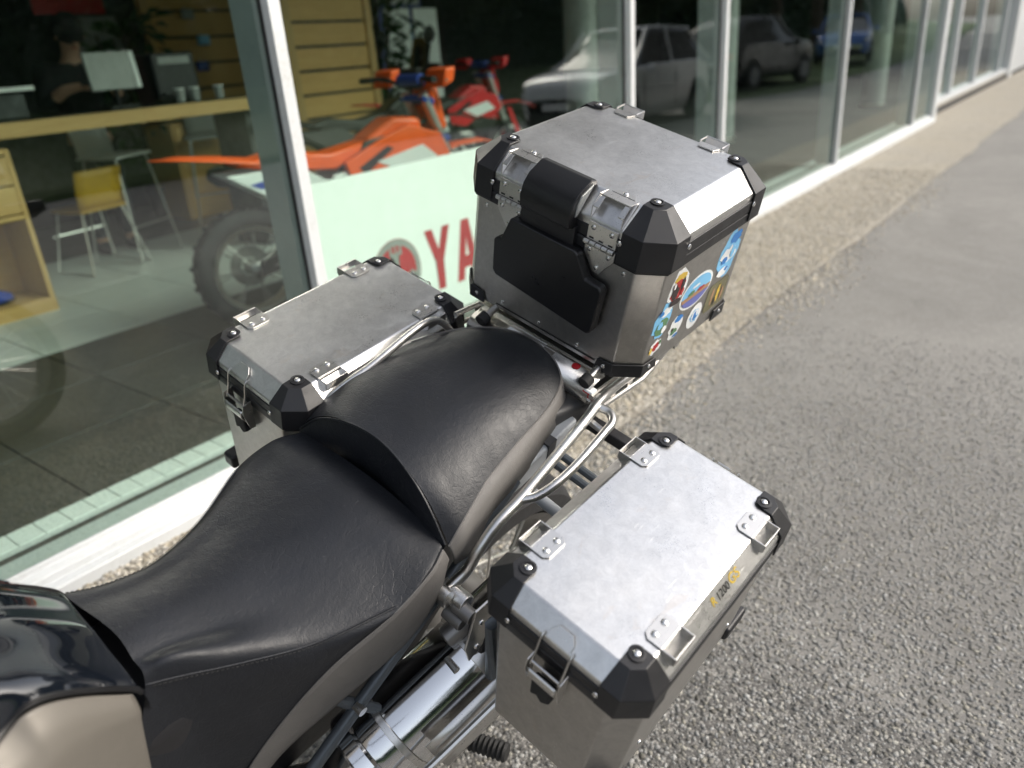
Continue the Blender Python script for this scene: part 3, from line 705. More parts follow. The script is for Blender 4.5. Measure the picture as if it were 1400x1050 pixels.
def corner_guard(hx, hy, c, h, k, zs, tx, ty, sx, sy):
    """moulded cap: tongue with a bolt on the lid, three facets down the bevel, skirt over the band"""
    e = .0012; ex = .003
    P = {}
    top = [(hx-tx, hy, e), (hx-tx, hy-ty*.45, e), (hx-tx+tx*.12, hy-ty*.78, e), (hx-tx*.75, hy-ty, e), (hx-tx*.3, hy-ty, e), (hx, hy-ty, e)]
    a0 = (hx+e*.7, hy-ty, e*.7); a1 = (hx+e*.7, hy-.012, e*.7); b1 = (hx-.012, hy+e*.7, e*.7); b0 = (hx-tx, hy+e*.7, e*.7)
    A0 = (hx+c+e, hy-ty-ex, -h); A1 = (hx+c+e, hy+c-k+.001, -h); B1 = (hx+c-k+.001, hy+c+e, -h); B0 = (hx-tx-ex, hy+c+e, -h)
    C0, C1, D1, D0 = [(p[0]+(.0015 if i < 2 else 0), p[1]+(.0015 if i > 1 else 0), zs) for i, p in enumerate((A0, A1, B1, B0))]
    vs = top+[a0, a1, b1, b0, A0, A1, B1, B0, C0, C1, D1, D0]
    i = len(top)
    fs = [(0, 1, 2, 3, 4, 5, i+1, i+2), (i, i+4, i+5, i+1), (i+1, i+5, i+6, i+2), (i+2, i+6, i+7, i+3), (i+4, i+8, i+9, i+5), (i+5, i+9, i+10, i+6), (i+6, i+10, i+11, i+7)]
    vs[5] = a0; vs[0] = b0; fs[0] = (0, 1, 2, 3, 4, 5, i+1, i+2)
    fs = [tuple((5 if q == i else 0 if q == i+3 else q) for q in f) for f in fs]
    vs = [(x*sx, y*sy, z) for x, y, z in vs]
    return MB().add(vs, fs)

def lug_bracket(px, yo, side, c, hzt):
    """plate with two rivets and a square eye standing off the edge: px centre along the edge, side = +-1 in y"""
    pass

def make_pannier(mat, name, label, outer, zb, latch_y, emblem):
    root = empty(name, label, 'pannier', mat=mat @ Matrix.Translation((0, 0, zb)), group='aluminium side panniers')
    off = Vector((0, 0, zb))
    P = lambda mb, n_, mt, par=None, **k: mb.build(n_, mt, par or root, off=off, **k)
    hx, hy, c, h, k = .175, .096, .0235, .0225, .027
    inn = -outer
    b0 = rring(hx+c-.003, hy+c-.003, k+.006, -.060)
    # the inner wall leans in towards the bottom
    lo = [(x, (y+ (-inn*0) if y*inn < 0 else y*.80), zb) for x, y, z in rring(hx+c-.005, hy+c-.004, k+.008, zb)]
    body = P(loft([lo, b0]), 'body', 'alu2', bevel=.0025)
    for sx in (1, -1):
        P(MB().box((sx*(hx+c-.03), outer*(hy+c-.012), zb+.014), (.06, .03, .03)), 'foot_guard', 'plastic', body, bevel=.006)
    for z, x in ((-.10, .12), (-.22, .12), (-.10, -.12), (-.22, -.12)): P(MB().disc((x, outer*(hy+c-.0035), z), .004, (0, outer, 0), .002), 'rivet', 'rivet', body)
    P(loft([rring(hx+c+.0008, hy+c+.0008, k, -.066), rring(hx+c+.0018, hy+c+.0018, k, -.062), rring(hx+c+.0018, hy+c+.0018, k, -.050), rring(hx+c+.0004, hy+c+.0004, k, -.048), rring(hx+c+.0004, hy+c+.0004, k, -.046), rring(hx+c+.0018, hy+c+.0018, k, -.044), rring(hx+c+.0018, hy+c+.0018, k, -.032)]), 'rim_band', 'plastic', bevel=.0008)
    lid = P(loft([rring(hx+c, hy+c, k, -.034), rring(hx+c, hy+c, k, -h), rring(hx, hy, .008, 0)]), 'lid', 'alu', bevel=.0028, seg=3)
    for sx in (1, -1):
        for sy in (1, -1):
            g = P(corner_guard(hx, hy, c, h, k, -.060, .031, .0265, sx, sy), 'corner_guard', 'plastic', lid, solid=.0022, bevel=.0012, smooth=25)
            P(MB().lathe([(.0105, 0), (.0108, .0018), (.0075, .0022), (.007, .0006), (.0001, .0006)], 16, (sx*(hx-.019), sy*(hy-.0165), .0032), (0, 0, 1)), 'bolt_seat', 'plastic', lid)
            P(MB().disc((sx*(hx-.019), sy*(hy-.0165), .0034), .0050, (0, 0, 1), .0032, 12), 'bolt', 'rivet', lid)
            P(MB().disc((sx*(hx+c+.0045), sy*(hy-.030), -.042), .0042, (sx, 0, 0), .002, 10), 'rivet', 'rivet', lid)
    # lashing eyes
    for sx in (1, -1):
        for sy in (1, -1):
            cx = .110*sx; t = .0017
            mb = MB()
            pl = [(-.0215, .0), (.0215, 0), (.0215, -.020), (.015, -.0265), (-.015, -.0265), (-.0215, -.020)]
            mb.prism(pl, lambda u, v, d: (cx+u, sy*(hy+.001+v), d), .0010, .0028)
            y0, y1, zt, zl = hy+.001, hy+.0205, .0030, -.017
            mb.bb((cx-.0215, sy*(y1-t), zt-.014), (cx+.0215, sy*y1, zt))
            for q in (-1, 1):
                x0 = cx+q*(.0215-t/2)
                mb.prism([(y0, zt), (y1-t, zt), (y1-t, zt-.014), (y0+.012, zl), (y0, zl+.014)], lambda u, v, d: (x0+d, sy*u, v), -t/2, t/2)
            mb.bb((cx-.0215+t, sy*y0, zl+.014), (cx+.0215-t, sy*(y0+t), zt-.001))
            lg = P(mb, 'lashing_eye', 'steel', lid, bevel=.0005, seg=1)
            for q in (-1, 1): P(MB().disc((cx+q*.0105, sy*(hy-.0155), .0026), .0047, (0, 0, 1), .0026, 12), 'rivet', 'rivet', lid)
    # latches front and back
    for sx in (1, -1):
        ly = latch_y; X = lambda d: sx*(hx+c+d)
        la = P(MB().prism([(-.017, -.020), (.017, -.020), (.017, -.013), (.010, -.0065), (-.010, -.0065), (-.017, -.013)], lambda u, v, d: (sx*(hx+c+(-.0225-v-.0)*1.04+.0012+d), ly+u, v+.001+d), 0, .0016), 'latch', 'steel', bevel=.0004)
        P(MB().disc((sx*(hx+.0125), ly, -.0105), .004, (sx*.7, 0, .7), .0025, 10), 'latch_rivet', 'rivet', la)
        lp = cr([(X(-.002), ly-.019, -.016), (X(.004), ly-.021, -.022), (X(.008), ly-.021, -.045), (X(.0145), ly-.021, -.066)], 5)
        for q in (-1, 1): P(MB().tube([(p[0], ly+q*.021, p[2]) for p in lp], .0016, 8), 'latch_wire', 'steel', la)
        P(MB().tube([(X(.013), ly-.021, -.062), (X(.013), ly+.021, -.062)], .0022, 8), 'latch_bar', 'steel', la)
        lev = MB()
        G = [[(X(.013+.006*math.sin(q*3.1)-.010*max(0, q-.5)), ly+w*(.023-.004*q), -.060-.042*q) for w in (-1, -.8, 0, .8, 1)] for q in np.linspace(.25, 1, 6)]
        lev.grid(G); P(lev, 'latch_lever', 'steel', la, solid=.0016)
        for q in (-1, 1): P(MB().prism([(.001, -.055), (.017, -.058), (.019, -.075), (.010, -.110), (.001, -.112)], lambda u, v, d: (X(u), ly+q*(.0235+d), v), 0, .0015), 'latch_cheek', 'steel', la)
        P(MB().prism([(-.016, -.094), (.016, -.094), (.013, -.112), (.016, -.122), (.004, -.132), (-.004, -.124), (-.014, -.130)], lambda u, v, d: (X(d), ly+u, v), .001, .014), 'lock_cover', 'rubber', la, bevel=.003)
    if emblem:
        s2 = math.hypot(c, h); upv = Vector((0, -c*outer/s2, h/s2)); rt = Vector((-1, 0, 0)); nr = rt.cross(upv)
        org = Vector((.028, outer*(hy+c*.62), -h*.62))+nr*.0006
        xo = 0
        for txt, size, mt in (('R', .0165, 'yellowprint'), ('1200', .0150, 'blackprint'), ('GS', .0200, 'yellowprint')):
            v, f = letters(txt, size, .00015)
            wdt = max(p[0] for p in v)
            P(MB().add([org+rt*(xo+p[0])+upv*p[1] for p in v], f), 'emblem', mt, lid, smooth=0, fix=False)
            xo += wdt+.0022
    return root
pan_l = make_pannier(MPL, 'pannier', 'pale aluminium pannier with yellow lettering on its sloping lid edge, next to the silencer', 1, -.285, .004, True)
pan_r = make_pannier(MPR, 'pannier', 'dull grey aluminium pannier beside the shop window, half behind the seats', -1, -.300, -.012, False)

# --- top case
TB = -.293
tc = empty('top_case', 'large aluminium top case with travel stickers and black backrest pad behind the seat', 'top case', mat=MBK @ Matrix.Translation((0, 0, TB)))
toff = Vector((0, 0, TB))
def tp(mb, name, mat, parent=None, **k): return mb.build(name, mat, parent or tc, off=toff, **k)
hx, hy, c, h, k = .1445, .1625, .0375, .0330, .036
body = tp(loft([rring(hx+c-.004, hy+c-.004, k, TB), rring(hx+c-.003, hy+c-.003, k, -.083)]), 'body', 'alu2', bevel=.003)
tp(loft([rring(hx+c+.0012, hy+c+.0012, k, -.089), rring(hx+c+.0022, hy+c+.0022, k, -.086), rring(hx+c+.0022, hy+c+.0022, k, -.070), rring(hx+c+.0008, hy+c+.0008, k, -.0685), rring(hx+c+.0008, hy+c+.0008, k, -.0665), rring(hx+c+.0022, hy+c+.0022, k, -.065), rring(hx+c+.0022, hy+c+.0022, k, -.046)]), 'rim_band', 'plastic', bevel=.001)
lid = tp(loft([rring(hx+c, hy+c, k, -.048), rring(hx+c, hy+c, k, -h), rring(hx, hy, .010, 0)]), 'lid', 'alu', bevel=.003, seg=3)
for sx in (1, -1):
    for sy in (1, -1):
        tp(corner_guard(hx, hy, c, h, k, -.084, .034, .031, sx, sy), 'corner_guard', 'plastic', lid, solid=.0026, bevel=.0013, smooth=25)
        tp(MB().lathe([(.011, 0), (.0113, .002), (.008, .0024), (.0075, .0006), (.0001, .0006)], 16, (sx*(hx-.020), sy*(hy-.019), .0036), (0, 0, 1)), 'bolt_seat', 'plastic', lid)
        tp(MB().disc((sx*(hx-.020), sy*(hy-.019), .004), .0055, (0, 0, 1), .0034, 12), 'bolt', 'rivet', lid)
        tp(MB().disc((sx*(hx+c+.005), sy*(hy-.034), -.050), .0048, (sx, 0, 0), .0024, 10), 'rivet', 'rivet', lid)
        tp(MB().disc((sx*(hx-.036), sy*(hy+c+.005), -.050), .0048, (0, sy, 0), .0024, 10), 'rivet', 'rivet', lid)
        tp(MB().disc((sx*(hx+c-.003), sy*(hy-.020), -.100), .0042, (sx, 0, 0), .002, 10), 'rivet', 'rivet', body)
        # bottom corner guards
        q = .0015; X, Y = hx+c-.004+q, hy+c-.004+q
        pts = [(X, Y-k-.034), (X, Y-k-.030), (X, Y-k), (X-k, Y), (X-k-.040, Y), (X-k-.046, Y)]
        hgt = [.000, .021, .024, .024, .020, .0]
        vs = [(x*sx, y*sy, TB-.002) for x, y in pts]+[(x*sx, y*sy, TB+max(g_, .004)) for (x, y), g_ in zip(pts, hgt)]
        n_ = len(pts); tp(MB().add(vs, [(i, i+1, n_+i+1, n_+i) for i in range(n_-1)]), 'foot_guard', 'plastic', body, solid=.003, bevel=.0012, smooth=25)
        tp(MB().disc((sx*(X+.003), sy*(Y-k-.016), TB+.012), .0042, (sx, 0, 0), .002, 10), 'rivet', 'rivet', body)
        tp(MB().disc((sx*(X-k-.020), sy*(Y+.003), TB+.012), .0042, (0, sy, 0), .002, 10), 'rivet', 'rivet', body)
F_ = hx+c   # front plane
# brackets and hinges on the front
for yc_ in (-.086, .096):
    w = .029; mb = MB(); t = .0017
    # tab on the lid top, two triangular gussets standing on the bevel, cross plates
    mb.prism([(-.022, 0), (.022, 0), (.015, -.012), (-.015, -.012)], lambda u, v, d: (hx+.001+v, yc_+u, d), .0012, .003)
    for q in (-1, 1):
        mb.prism([(hx+.001, .003), (hx+.024, .0045), (F_+.001, -.012), (F_+.001, -h), (hx+.02, -.0165)], lambda u, v, d: (u, yc_+q*(w-t/2)+d, v), -t/2, t/2)
    mb.bb((hx+.002, yc_-w+t, .0005), (hx+.0215, yc_+w-t, .0022))
    mb.prism([(F_-.016, .0), (F_-.0145, .0), (F_+.001, -.0125), (F_+.001, -.0145)], lambda u, v, d: (u, d, v), yc_-w+t, yc_-w+.011)
    mb.prism([(F_-.016, .0), (F_-.0145, .0), (F_+.001, -.0125), (F_+.001, -.0145)], lambda u, v, d: (u, d, v), yc_+w-.011, yc_+w-t)
    tp(mb, 'lashing_eye', 'steel', lid, bevel=.0005, seg=1)
    tp(MB().disc((hx-.005, yc_, .003), .0045, (0, 0, 1), .0024, 12), 'rivet', 'rivet', lid)
    hg = tp(MB().bb((F_+.0005, yc_-.027, -.066), (F_+.0042, yc_+.027, -.036)), 'hinge', 'steel', bevel=.0008)
    for q in (-1, 1): tp(MB().disc((F_+.0042, yc_+q*.017, -.044), .0046, (1, 0, 0), .0024, 10), 'rivet', 'rivet', hg)
    for q in range(5):
        a = yc_-.028+q*.0114
        tp(MB().tube([(F_+.0075, a, -.0695), (F_+.0075, a+.0098, -.0695)], .0042, 12), 'hinge_knuckle', 'steel', hg)
    for q in (-1, 0, 1): tp(MB().bb((F_+.004, yc_+q*.018-.004, -.063), (F_+.0048, yc_+q*.018+.004, -.0605)), 'hinge_slot', 'blackprint', hg)
    lf = tp(MB().prism([(-.028, -.071), (.028, -.071), (.028, -.086), (.006, -.118), (-.006, -.118), (-.028, -.090)], lambda u, v, d: (d, yc_+u, v), F_+.0005, F_+.0032), 'hinge_leaf', 'steel', hg, bevel=.0006)
    for u, v in ((-.018, -.082), (.018, -.083), (0, -.109)): tp(MB().disc((F_+.0032, yc_+u, v), .0044, (1, 0, 0), .0024, 10), 'rivet', 'rivet', hg)
for y in (-.085, 0, .085): tp(MB().disc((F_-.003, y, -.272), .0042, (1, 0, 0), .002, 10), 'rivet', 'rivet', body)
tp(MB().bb((F_-.0032, -.10, -.2835), (F_-.0025, .125, -.2815)), 'fold_line', 'blackprint', body)
# rear eyes
for yc_ in (-.095, .085):
    mb = MB()
    mb.prism([(-.0215, 0), (.0215, 0), (.015, .02), (-.015, .02)], lambda u, v, d: (-hx+v, yc_+u, d), .001, .003)
    mb.tube([(-hx, yc_-.022, .003), (-hx-.026, yc_-.022, .004), (-hx-.026, yc_+.022, .004), (-hx, yc_+.022, .003)], .0018, 6)
    mb.bb((-hx-.027, yc_-.023, -.010), (-hx-.0255, yc_+.023, .004))
    tp(mb, 'lashing_eye', 'steel', lid)
# backrest pads: upper piece hooked over the bevel, lower plate with stepped shoulders
up_prof = [(hx-.004, .001), (hx+.004, .010), (hx+.016, .012), (F_+.008, -.002), (F_+.020, -.016), (F_+.026, -.036), (F_+.023, -.056), (F_+.006, -.062), (F_+.001, -.060), (F_+.001, -.034), (hx+.002, .0015)]
up = tp(MB().prism(up_prof, lambda u, v, d: (u, d, v), -.054, .046), 'backrest_pad', 'softplastic', bevel=.005, seg=4, smooth=50)
tp(MB().prism([(hx+.010, .006), (F_+.002, -.006), (F_+.010, -.020), (F_+.012, -.040), (F_+.004, -.036)], lambda u, v, d: (u, d, v), .044, .0485), 'pad_end', 'greyprint', up, bevel=.002)
lo = [(-.072, -.088), (.060, -.088), (.068, -.092), (.090, -.127), (.118, -.129), (.124, -.136), (.119, -.216), (.110, -.224), (-.092, -.207), (-.100, -.199), (-.103, -.140), (-.098, -.134), (-.088, -.132)]
tp(MB().prism(lo, lambda u, v, d: (F_+d, u, v), .001, .020), 'backrest_plate', 'softplastic', bevel=.006, seg=4, smooth=50)
tp(MB().bb((F_+.001, -.060, -.090), (F_+.010, .050, -.056)), 'pad_bracket', 'plastic')

# --- travel stickers on the left side
SY = hy+c-.0035
def blob(cx, cz, w, hgt, shape, seed=0):
    r_ = random.Random(seed); pts = []
    if shape == 'oval': pts = [(w/2*math.cos(a), hgt/2*math.sin(a)) for a in np.linspace(0, 2*math.pi, 28, endpoint=False)]
    elif shape == 'box':
        e = min(w, hgt)*.12; pts = [(w/2, hgt/2-e), (w/2-e, hgt/2), (-w/2+e, hgt/2), (-w/2, hgt/2-e), (-w/2, -hgt/2+e), (-w/2+e, -hgt/2), (w/2-e, -hgt/2), (w/2, -hgt/2+e)]
    else:
        for a in np.linspace(0, 2*math.pi, 18, endpoint=False):
            q = r_.uniform(.72, 1.08); pts.append((w/2*q*math.cos(a), hgt/2*q*math.sin(a)))
    return [(cx+a, cz+b) for a, b in pts]
def decal(mb_name, poly, mat, lift, parent):
    mb = MB().add([(-u, SY+lift, v) for u, v in poly], [tuple(range(len(poly)))[::-1]])
    return tp(mb, mb_name, mat, parent, smooth=0)
def col(name, rgb): 
    if name not in M: M[name] = plain(name, rgb, .35, 0, .25)
    return name
SK, WH, NV, DK, TN, GN, OL, YL, RD, PU = col('sticker_sky', (.20, .50, .78)), col('sticker_white', (.78, .80, .80)), col('sticker_blue', (.03, .20, .55)), col('sticker_dark', (.03, .02, .02)), col('sticker_tan', (.38, .22, .12)), col('sticker_green', (.10, .22, .10)), col('sticker_olive', (.16, .15, .08)), col('sticker_yellow', (.65, .45, .06)), col('sticker_red', (.42, .03, .03)), col('sticker_purple', (.13, .15, .42))
KS = 1.32
ST = [('dark red and yellow travel sticker', -.086, -.137, .046, .062, 'blob', WH, [(.0, .014, .030, .014, YL), (0, -.004, .036, .034, RD), (-.006, -.006, .018, .024, DK), (.010, .002, .010, .02, DK), (0, -.022, .030, .012, DK), (.012, -.012, .008, .012, RD), (-.012, .006, .006, .01, WH)]),
      ('oval seaside sticker with white border', -.007, -.178, .084, .052, 'oval', WH, 'sea'),
      ('tall blue and white sticker', .088, -.145, .058, .078, 'blob', SK, [(.010, .024, .034, .02, NV), (0, 0, .044, .028, WH), (-.008, -.006, .02, .012, NV), (.010, .002, .014, .02, SK), (-.004, -.024, .036, .016, WH), (.004, -.022, .012, .008, NV)]),
      ('olive sticker with pale figures', .091, -.230, .058, .046, 'box', OL, [(-.012, 0, .008, .034, TN), (.004, .002, .010, .032, YL), (.016, -.004, .008, .026, TN), (-.003, -.010, .006, .014, DK)]),
      ('round white sticker with a blue emblem', .018, -.244, .038, .040, 'oval', WH, [(0, 0, .026, .026, SK), (0, .001, .020, .020, WH), (0, 0, .008, .018, NV), (.004, -.003, .008, .006, NV)]),
      ('pale blue and green map sticker', -.111, -.196, .044, .058, 'blob', SK, [(.004, .014, .028, .014, WH), (.0, -.008, .032, .026, GN), (-.004, -.004, .014, .012, SK), (.008, -.014, .014, .012, WH), (-.008, .016, .012, .008, NV)]),
      ('small blue and white sticker', -.052, -.235, .036, .042, 'blob', WH, [(.004, .012, .026, .012, NV), (-.002, -.006, .020, .010, GN), (.004, -.014, .014, .006, NV), (-.008, 0, .006, .008, DK)]),
      ('small red and yellow sticker near the bottom', -.113, -.247, .034, .026, 'blob', WH, [(.002, 0, .018, .014, RD), (-.010, -.002, .008, .012, YL), (.010, .004, .006, .008, GN), (.004, -.004, .006, .004, WH)])]
for i, (lb, u, v, w, hg_, shp, basec, inner) in enumerate(ST):
    w *= KS; hg_ *= KS
    s_ = decal('sticker', blob(u, v, w, hg_, shp, i), basec, .0005, None); tag(s_, lb)
    if inner == 'sea':
        E = blob(u, v, w*.90, hg_*.86, 'oval')
        decal('sky_print', [p for p in E], SK, .0008, s_)
        low = [(a, min(b, v-.002)) for a, b in E]; decal('land_print', low, TN, .0011, s_)
        low = [(a, min(b, v-.011)) for a, b in E]; decal('water_print', low, PU, .0014, s_)
        decal('town_print', blob(u+.016, v-.001, .03, .008, 'blob', 9), RD, .0016, s_); decal('town_print', blob(u-.018, v+.001, .022, .010, 'blob', 5), GN, .0016, s_)
        decal('cloud_print', blob(u-.006, v+.012, .03, .006, 'blob', 3), WH, .0012, s_)
    else:
        for j, (a, b, ww, hh, mt) in enumerate(inner): decal('sticker_print', blob(u+a*KS, v+b*KS, ww*KS, hh*KS, 'blob', i*7+j), mt, .0008+.0003*j, s_)
for i in range(7):
    decal('lettering', [(.035+.006*i, -.110+.002*(i % 2)), (.039+.006*i, -.110), (.038+.006*i, -.102), (.034+.006*i, -.103)], 'greyprint', .0005, body)
# ------------------------------------------------------------------ unseen overhang, added to darken what the metal lids reflect
cn = MB().bb((-6.3, 1.75, 4.0), (13.6, GY-.13, 4.12)); bp(cn, 'added_canopy', 'cladding', bevel=.01)

# ------------------------------------------------------------------ inside the showroom
def thing(name, label, cat, loc, rz=0, group=None): return empty(name, label, cat, loc, rz, group)
# display board with red lettering
bd = thing('display_board', 'white display board with red wheel emblem and red block capitals behind the glass', 'board', (2.23, 2.90, FL))
bdP = lambda mb, n_, mt, par=None, **k: mb.build(n_, mt, par or bd, **k)
panel = bdP(MB().bb((0, 0, .0), (2.32, .022, .865)), 'panel', 'whiteboard', bevel=.002)
LH, LW = .345, .205
def glyph(ch):
    s = .062
    if ch == 'Y': return [[(0, 1), (.30, 1), (.5, .66), (.70, 1), (1, 1), (.64, .42), (.64, 0), (.36, 0), (.36, .42)]]
    if ch == 'A': return [[(0, 0), (.34, 1), (.66, 1), (1, 0), (.70, 0), (.64, .20), (.36, .20), (.30, 0)], [(.43, .40), (.57, .40), (.5, .70)]]
    if ch == 'M': return [[(0, 0), (0, 1), (.30, 1), (.5, .55), (.70, 1), (1, 1), (1, 0), (.74, 0), (.74, .58), (.5, .12), (.26, .58), (.26, 0)]]
    return [[(0, 0), (0, 1), (.28, 1), (.28, .62), (.72, .62), (.72, 1), (1, 1), (1, 0), (.72, 0), (.72, .38), (.28, .38), (.28, 0)]]
x0 = .70
for ch in 'YAMAHA':
    mb = MB(); g = glyph(ch); wl = LW*(1.2 if ch == 'M' else 1)
    if ch == 'A':
        # outline bridged to its counter so the hole stays open
        o_, i_ = g; poly = [o_[0], o_[1], o_[2], o_[3], o_[4], o_[5], (.6, .32), (.57, .40), (.5, .70), (.43, .40), (.40, .32), (.6, .32), o_[5], o_[6], o_[7]]
        parts = [[o_[0], o_[1], i_[2], i_[0], (.36, .20), o_[7]], [o_[1], o_[2], i_[2]], [o_[2], o_[3], o_[4], o_[5], i_[1], i_[2]], [o_[6], o_[5], i_[1], i_[0]]]
        for q in parts: mb.add([(x0+u*wl, -.0015, .155+v*LH) for u, v in q], [tuple(range(len(q)))])
    else:
        q = g[0]; tri = {'Y': [(0, 1, 2, 7, 8) , (2, 3, 4, 5, 6, 7)]}.get(ch)
        b_ = bmesh.new(); vs_ = [b_.verts.new((x0+u*wl, -.0015, .155+v*LH)) for u, v in q]; f_ = b_.faces.new(vs_); bmesh.ops.triangulate(b_, faces=[f_])
        b_.verts.index_update(); mb.add([tuple(v.co) for v in b_.verts], [tuple(v.index for v in f.verts) for f in b_.faces]); b_.free()
    bdP(mb, 'letter', 'redpaint', panel, smooth=0); x0 += wl+.028
LC = (.475, .335); LR = .175
def ringm(r0, r1, y): 
    mb = MB(); n = 48
    vs_ = [(LC[0]+r_*math.cos(2*math.pi*j/n), y, LC[1]+r_*math.sin(2*math.pi*j/n)) for r_ in (r0, r1) for j in range(n)]
    return mb.add(vs_, [(j, (j+1) % n, n+(j+1) % n, n+j) for j in range(n)])
bdP(ringm(.0005, LR, -.0012), 'emblem_disc', 'redpaint', panel, smooth=0)
bdP(ringm(LR*.80, LR*.985, -.0022), 'emblem_ring', 'greyprint', panel, smooth=0)
for a in (90, 210, 330):
    d_ = Vector((math.cos(rad(a)), 0, math.sin(rad(a)))); nn = Vector((-d_.z, 0, d_.x)); mb = MB()
    q = [(-.015, .0), (-.015, LR*.45), (-.045, LR*.52), (-.040, LR*.84), (-.026, LR*.84), (-.026, LR*.62), (-.006, LR*.58), (-.006, LR*.84), (.006, LR*.84), (.006, LR*.58), (.026, LR*.62), (.026, LR*.84), (.040, LR*.84), (.045, LR*.52), (.015, LR*.45), (.015, 0)]
    b_ = bmesh.new(); vs_ = [b_.verts.new(Vector((LC[0], -.0030-.0003*(a/90), LC[1]))+nn*u+d_*v) for u, v in q]; f_ = b_.faces.new(vs_); bmesh.ops.triangulate(b_, faces=[f_])
    b_.verts.index_update(); mb.add([tuple(v.co) for v in b_.verts], [tuple(v.index for v in f.verts) for f in b_.faces]); b_.free()
    bdP(mb, 'emblem_fork', 'greyprint', panel, smooth=0)
for x in (.3, 2.0): bdP(MB().bb((x, .022, 0), (x+.03, .30, .03)), 'foot', 'steel'); 

def dirt_bike(name, label, loc, rz, main, accent, plate, seatmat, screen=False, mirror=False):
    b = thing(name, label, 'motorcycle', loc, rz, 'motorcycles on show behind the glass')
    P = lambda mb, n_, mt, par=None, **k: mb.build(n_, mt, par or b, **k)
    def wheel(cx, R, w, n=30):
        prof = [(R-.095, -w*.36), (R-.075, -w*.48), (R-.03, -w*.5), (R-.006, -w*.36), (R-.002, 0), (R-.006, w*.36), (R-.03, w*.5), (R-.075, w*.48), (R-.095, w*.36)]
        t = P(MB().lathe(prof, 48, (cx, 0, R), (0, 1, 0)), 'wheel', 'tyre', smooth=40)
        kn = MB()
        for i in range(36):
            a = 2*math.pi*i/36
            for y in (-w*.32, 0, w*.32):
                if (i % 2) == (y == 0): continue
                kn.box((cx+(R+.001)*math.cos(a), y, R+(R+.001)*math.sin(a)), (.008, w*.24, .022), Matrix.Rotation(-a, 3, 'Y'))
        P(kn, 'tread', 'tyre', t)
        P(MB().lathe([(R-.093, -w*.40), (R-.118, -w*.36), (R-.112, 0), (R-.118, w*.36), (R-.093, w*.40)], 48, (cx, 0, R), (0, 1, 0)), 'rim', 'steel', t)
        P(MB().lathe([(.012, -.085), (.045, -.06), (.03, 0), (.045, .06), (.012, .085)], 20, (cx, 0, R), (0, 1, 0)), 'hub', 'dull', t)
        sp = MB()
        for i in range(n):
            a = 2*math.pi*i/n; s = .05 if i % 2 else -.05; e = .25 if (i//2) % 2 else -.25
            sp.tube([(cx+.042*math.cos(a), s, R+.042*math.sin(a)), (cx+(R-.115)*math.cos(a+e), s*.25, R+(R-.115)*math.sin(a+e))], .0028, 5)
        P(sp, 'spokes', 'dull', t)
        P(MB().lathe([(.055, .070), (.115, .070), (.115, .074), (.055, .074)], 28, (cx, 0, R), (0, 1, 0)), 'brake_disc', 'dull', t)
    wheel(0, .335, .12); wheel(1.48, .345, .09)
    side = lambda u, v, d: (u, d, v)
    def plateS(poly, y0, y1, n_, mt, both=True, bev=.008):
        for s in ((1, -1) if both else (1,)): P(MB().prism(poly, lambda u, v, d: (u, d*s, v), y0, y1), n_, mt, bevel=bev, seg=2, smooth=45)
    P(MB().tube([(0, .075, .335), (.30, .085, .40), (.56, .07, .46)], .028, 10), 'swingarm', 'dull'); P(MB().tube([(0, -.075, .335), (.30, -.085, .40), (.56, -.07, .46)], .028, 10), 'swingarm', 'dull')
    P(MB().bb((.48, -.11, .30), (.95, .11, .62)), 'engine_case', 'dull', bevel=.04, seg=3)
    P(MB().box((.82, 0, .70), (.20, .17, .28), Matrix.Rotation(.18, 3, 'Y')), 'cylinder', 'dgrey', bevel=.02)
    P(MB().tube(cr([(.92, .06, .70), (1.05, .09, .55), (.92, .12, .38), (.55, .13, .45), (.25, .14, .70)], 6), .024, 10), 'exhaust_pipe', 'dull')
    P(MB().lathe([(.03, 0), (.055, .05), (.055, .40), (.03, .45)], 18, (.34, .15, .72), Vector((-1, .05, .30))), 'muffler', 'dgrey')
    for s in (1, -1): P(MB().tube([(1.20, .05*s, 1.0), (.75, .10*s, .92), (.50, .10*s, .50)], .018, 8), 'frame', 'dgrey')
    P(MB().tube([(1.20, 0, 1.0), (1.02, 0, .55), (.85, 0, .28), (.50, 0, .28)], .022, 8), 'frame', 'dgrey')
    P(MB().prism([(-.04, .90), (.22, .945), (.52, .90), (.80, .945), (.93, 1.01), (.88, .93), (.55, .80), (.20, .84)], side, -.095, .095), 'seat', seatmat, bevel=.03, seg=3, smooth=60)
    G = [[(x, y, z+.02-.35*y*y*8) for y in np.linspace(-w, w, 7)] for x, z, w in [(.30, .86, .09), (.10, .90, .10), (-.10, .935, .095), (-.28, .955, .075), (-.42, .955, .03)]]
    P(MB().grid(G), 'rear_fender', main, solid=.006, smooth=60)
    plateS([(-.10, .86), (.30, .86), (.50, .74), (.44, .56), (.30, .60), (.02, .78)], .10, .125, 'side_plate', plate)
    plateS([(.58, .84), (.80, .93), (1.02, 1.00), (1.24, .93), (1.30, .80), (1.16, .70), (.98, .74), (.80, .66), (.62, .70)], .115, .15, 'shroud', main)
    plateS([(.78, .82), (1.10, .88), (1.20, .80), (.95, .74)], .151, .155, 'shroud_stripe', plate, bev=.001)
    plateS([(.50, .78), (.70, .80), (.60, .60), (.50, .62)], .105, .13, 'frame_guard', plate)
    P(MB().prism([(.75, .94), (.95, 1.05), (1.14, 1.03), (1.16, .85), (.8, .8)], side, -.10, .10), 'tank', main, bevel=.03, seg=3, smooth=60)
    P(MB().lathe([(.035, 0), (.04, .02), (.03, .03), (.001, .032)], 14, (1.0, 0, 1.055), (0, 0, 1)), 'filler_cap', 'plastic')
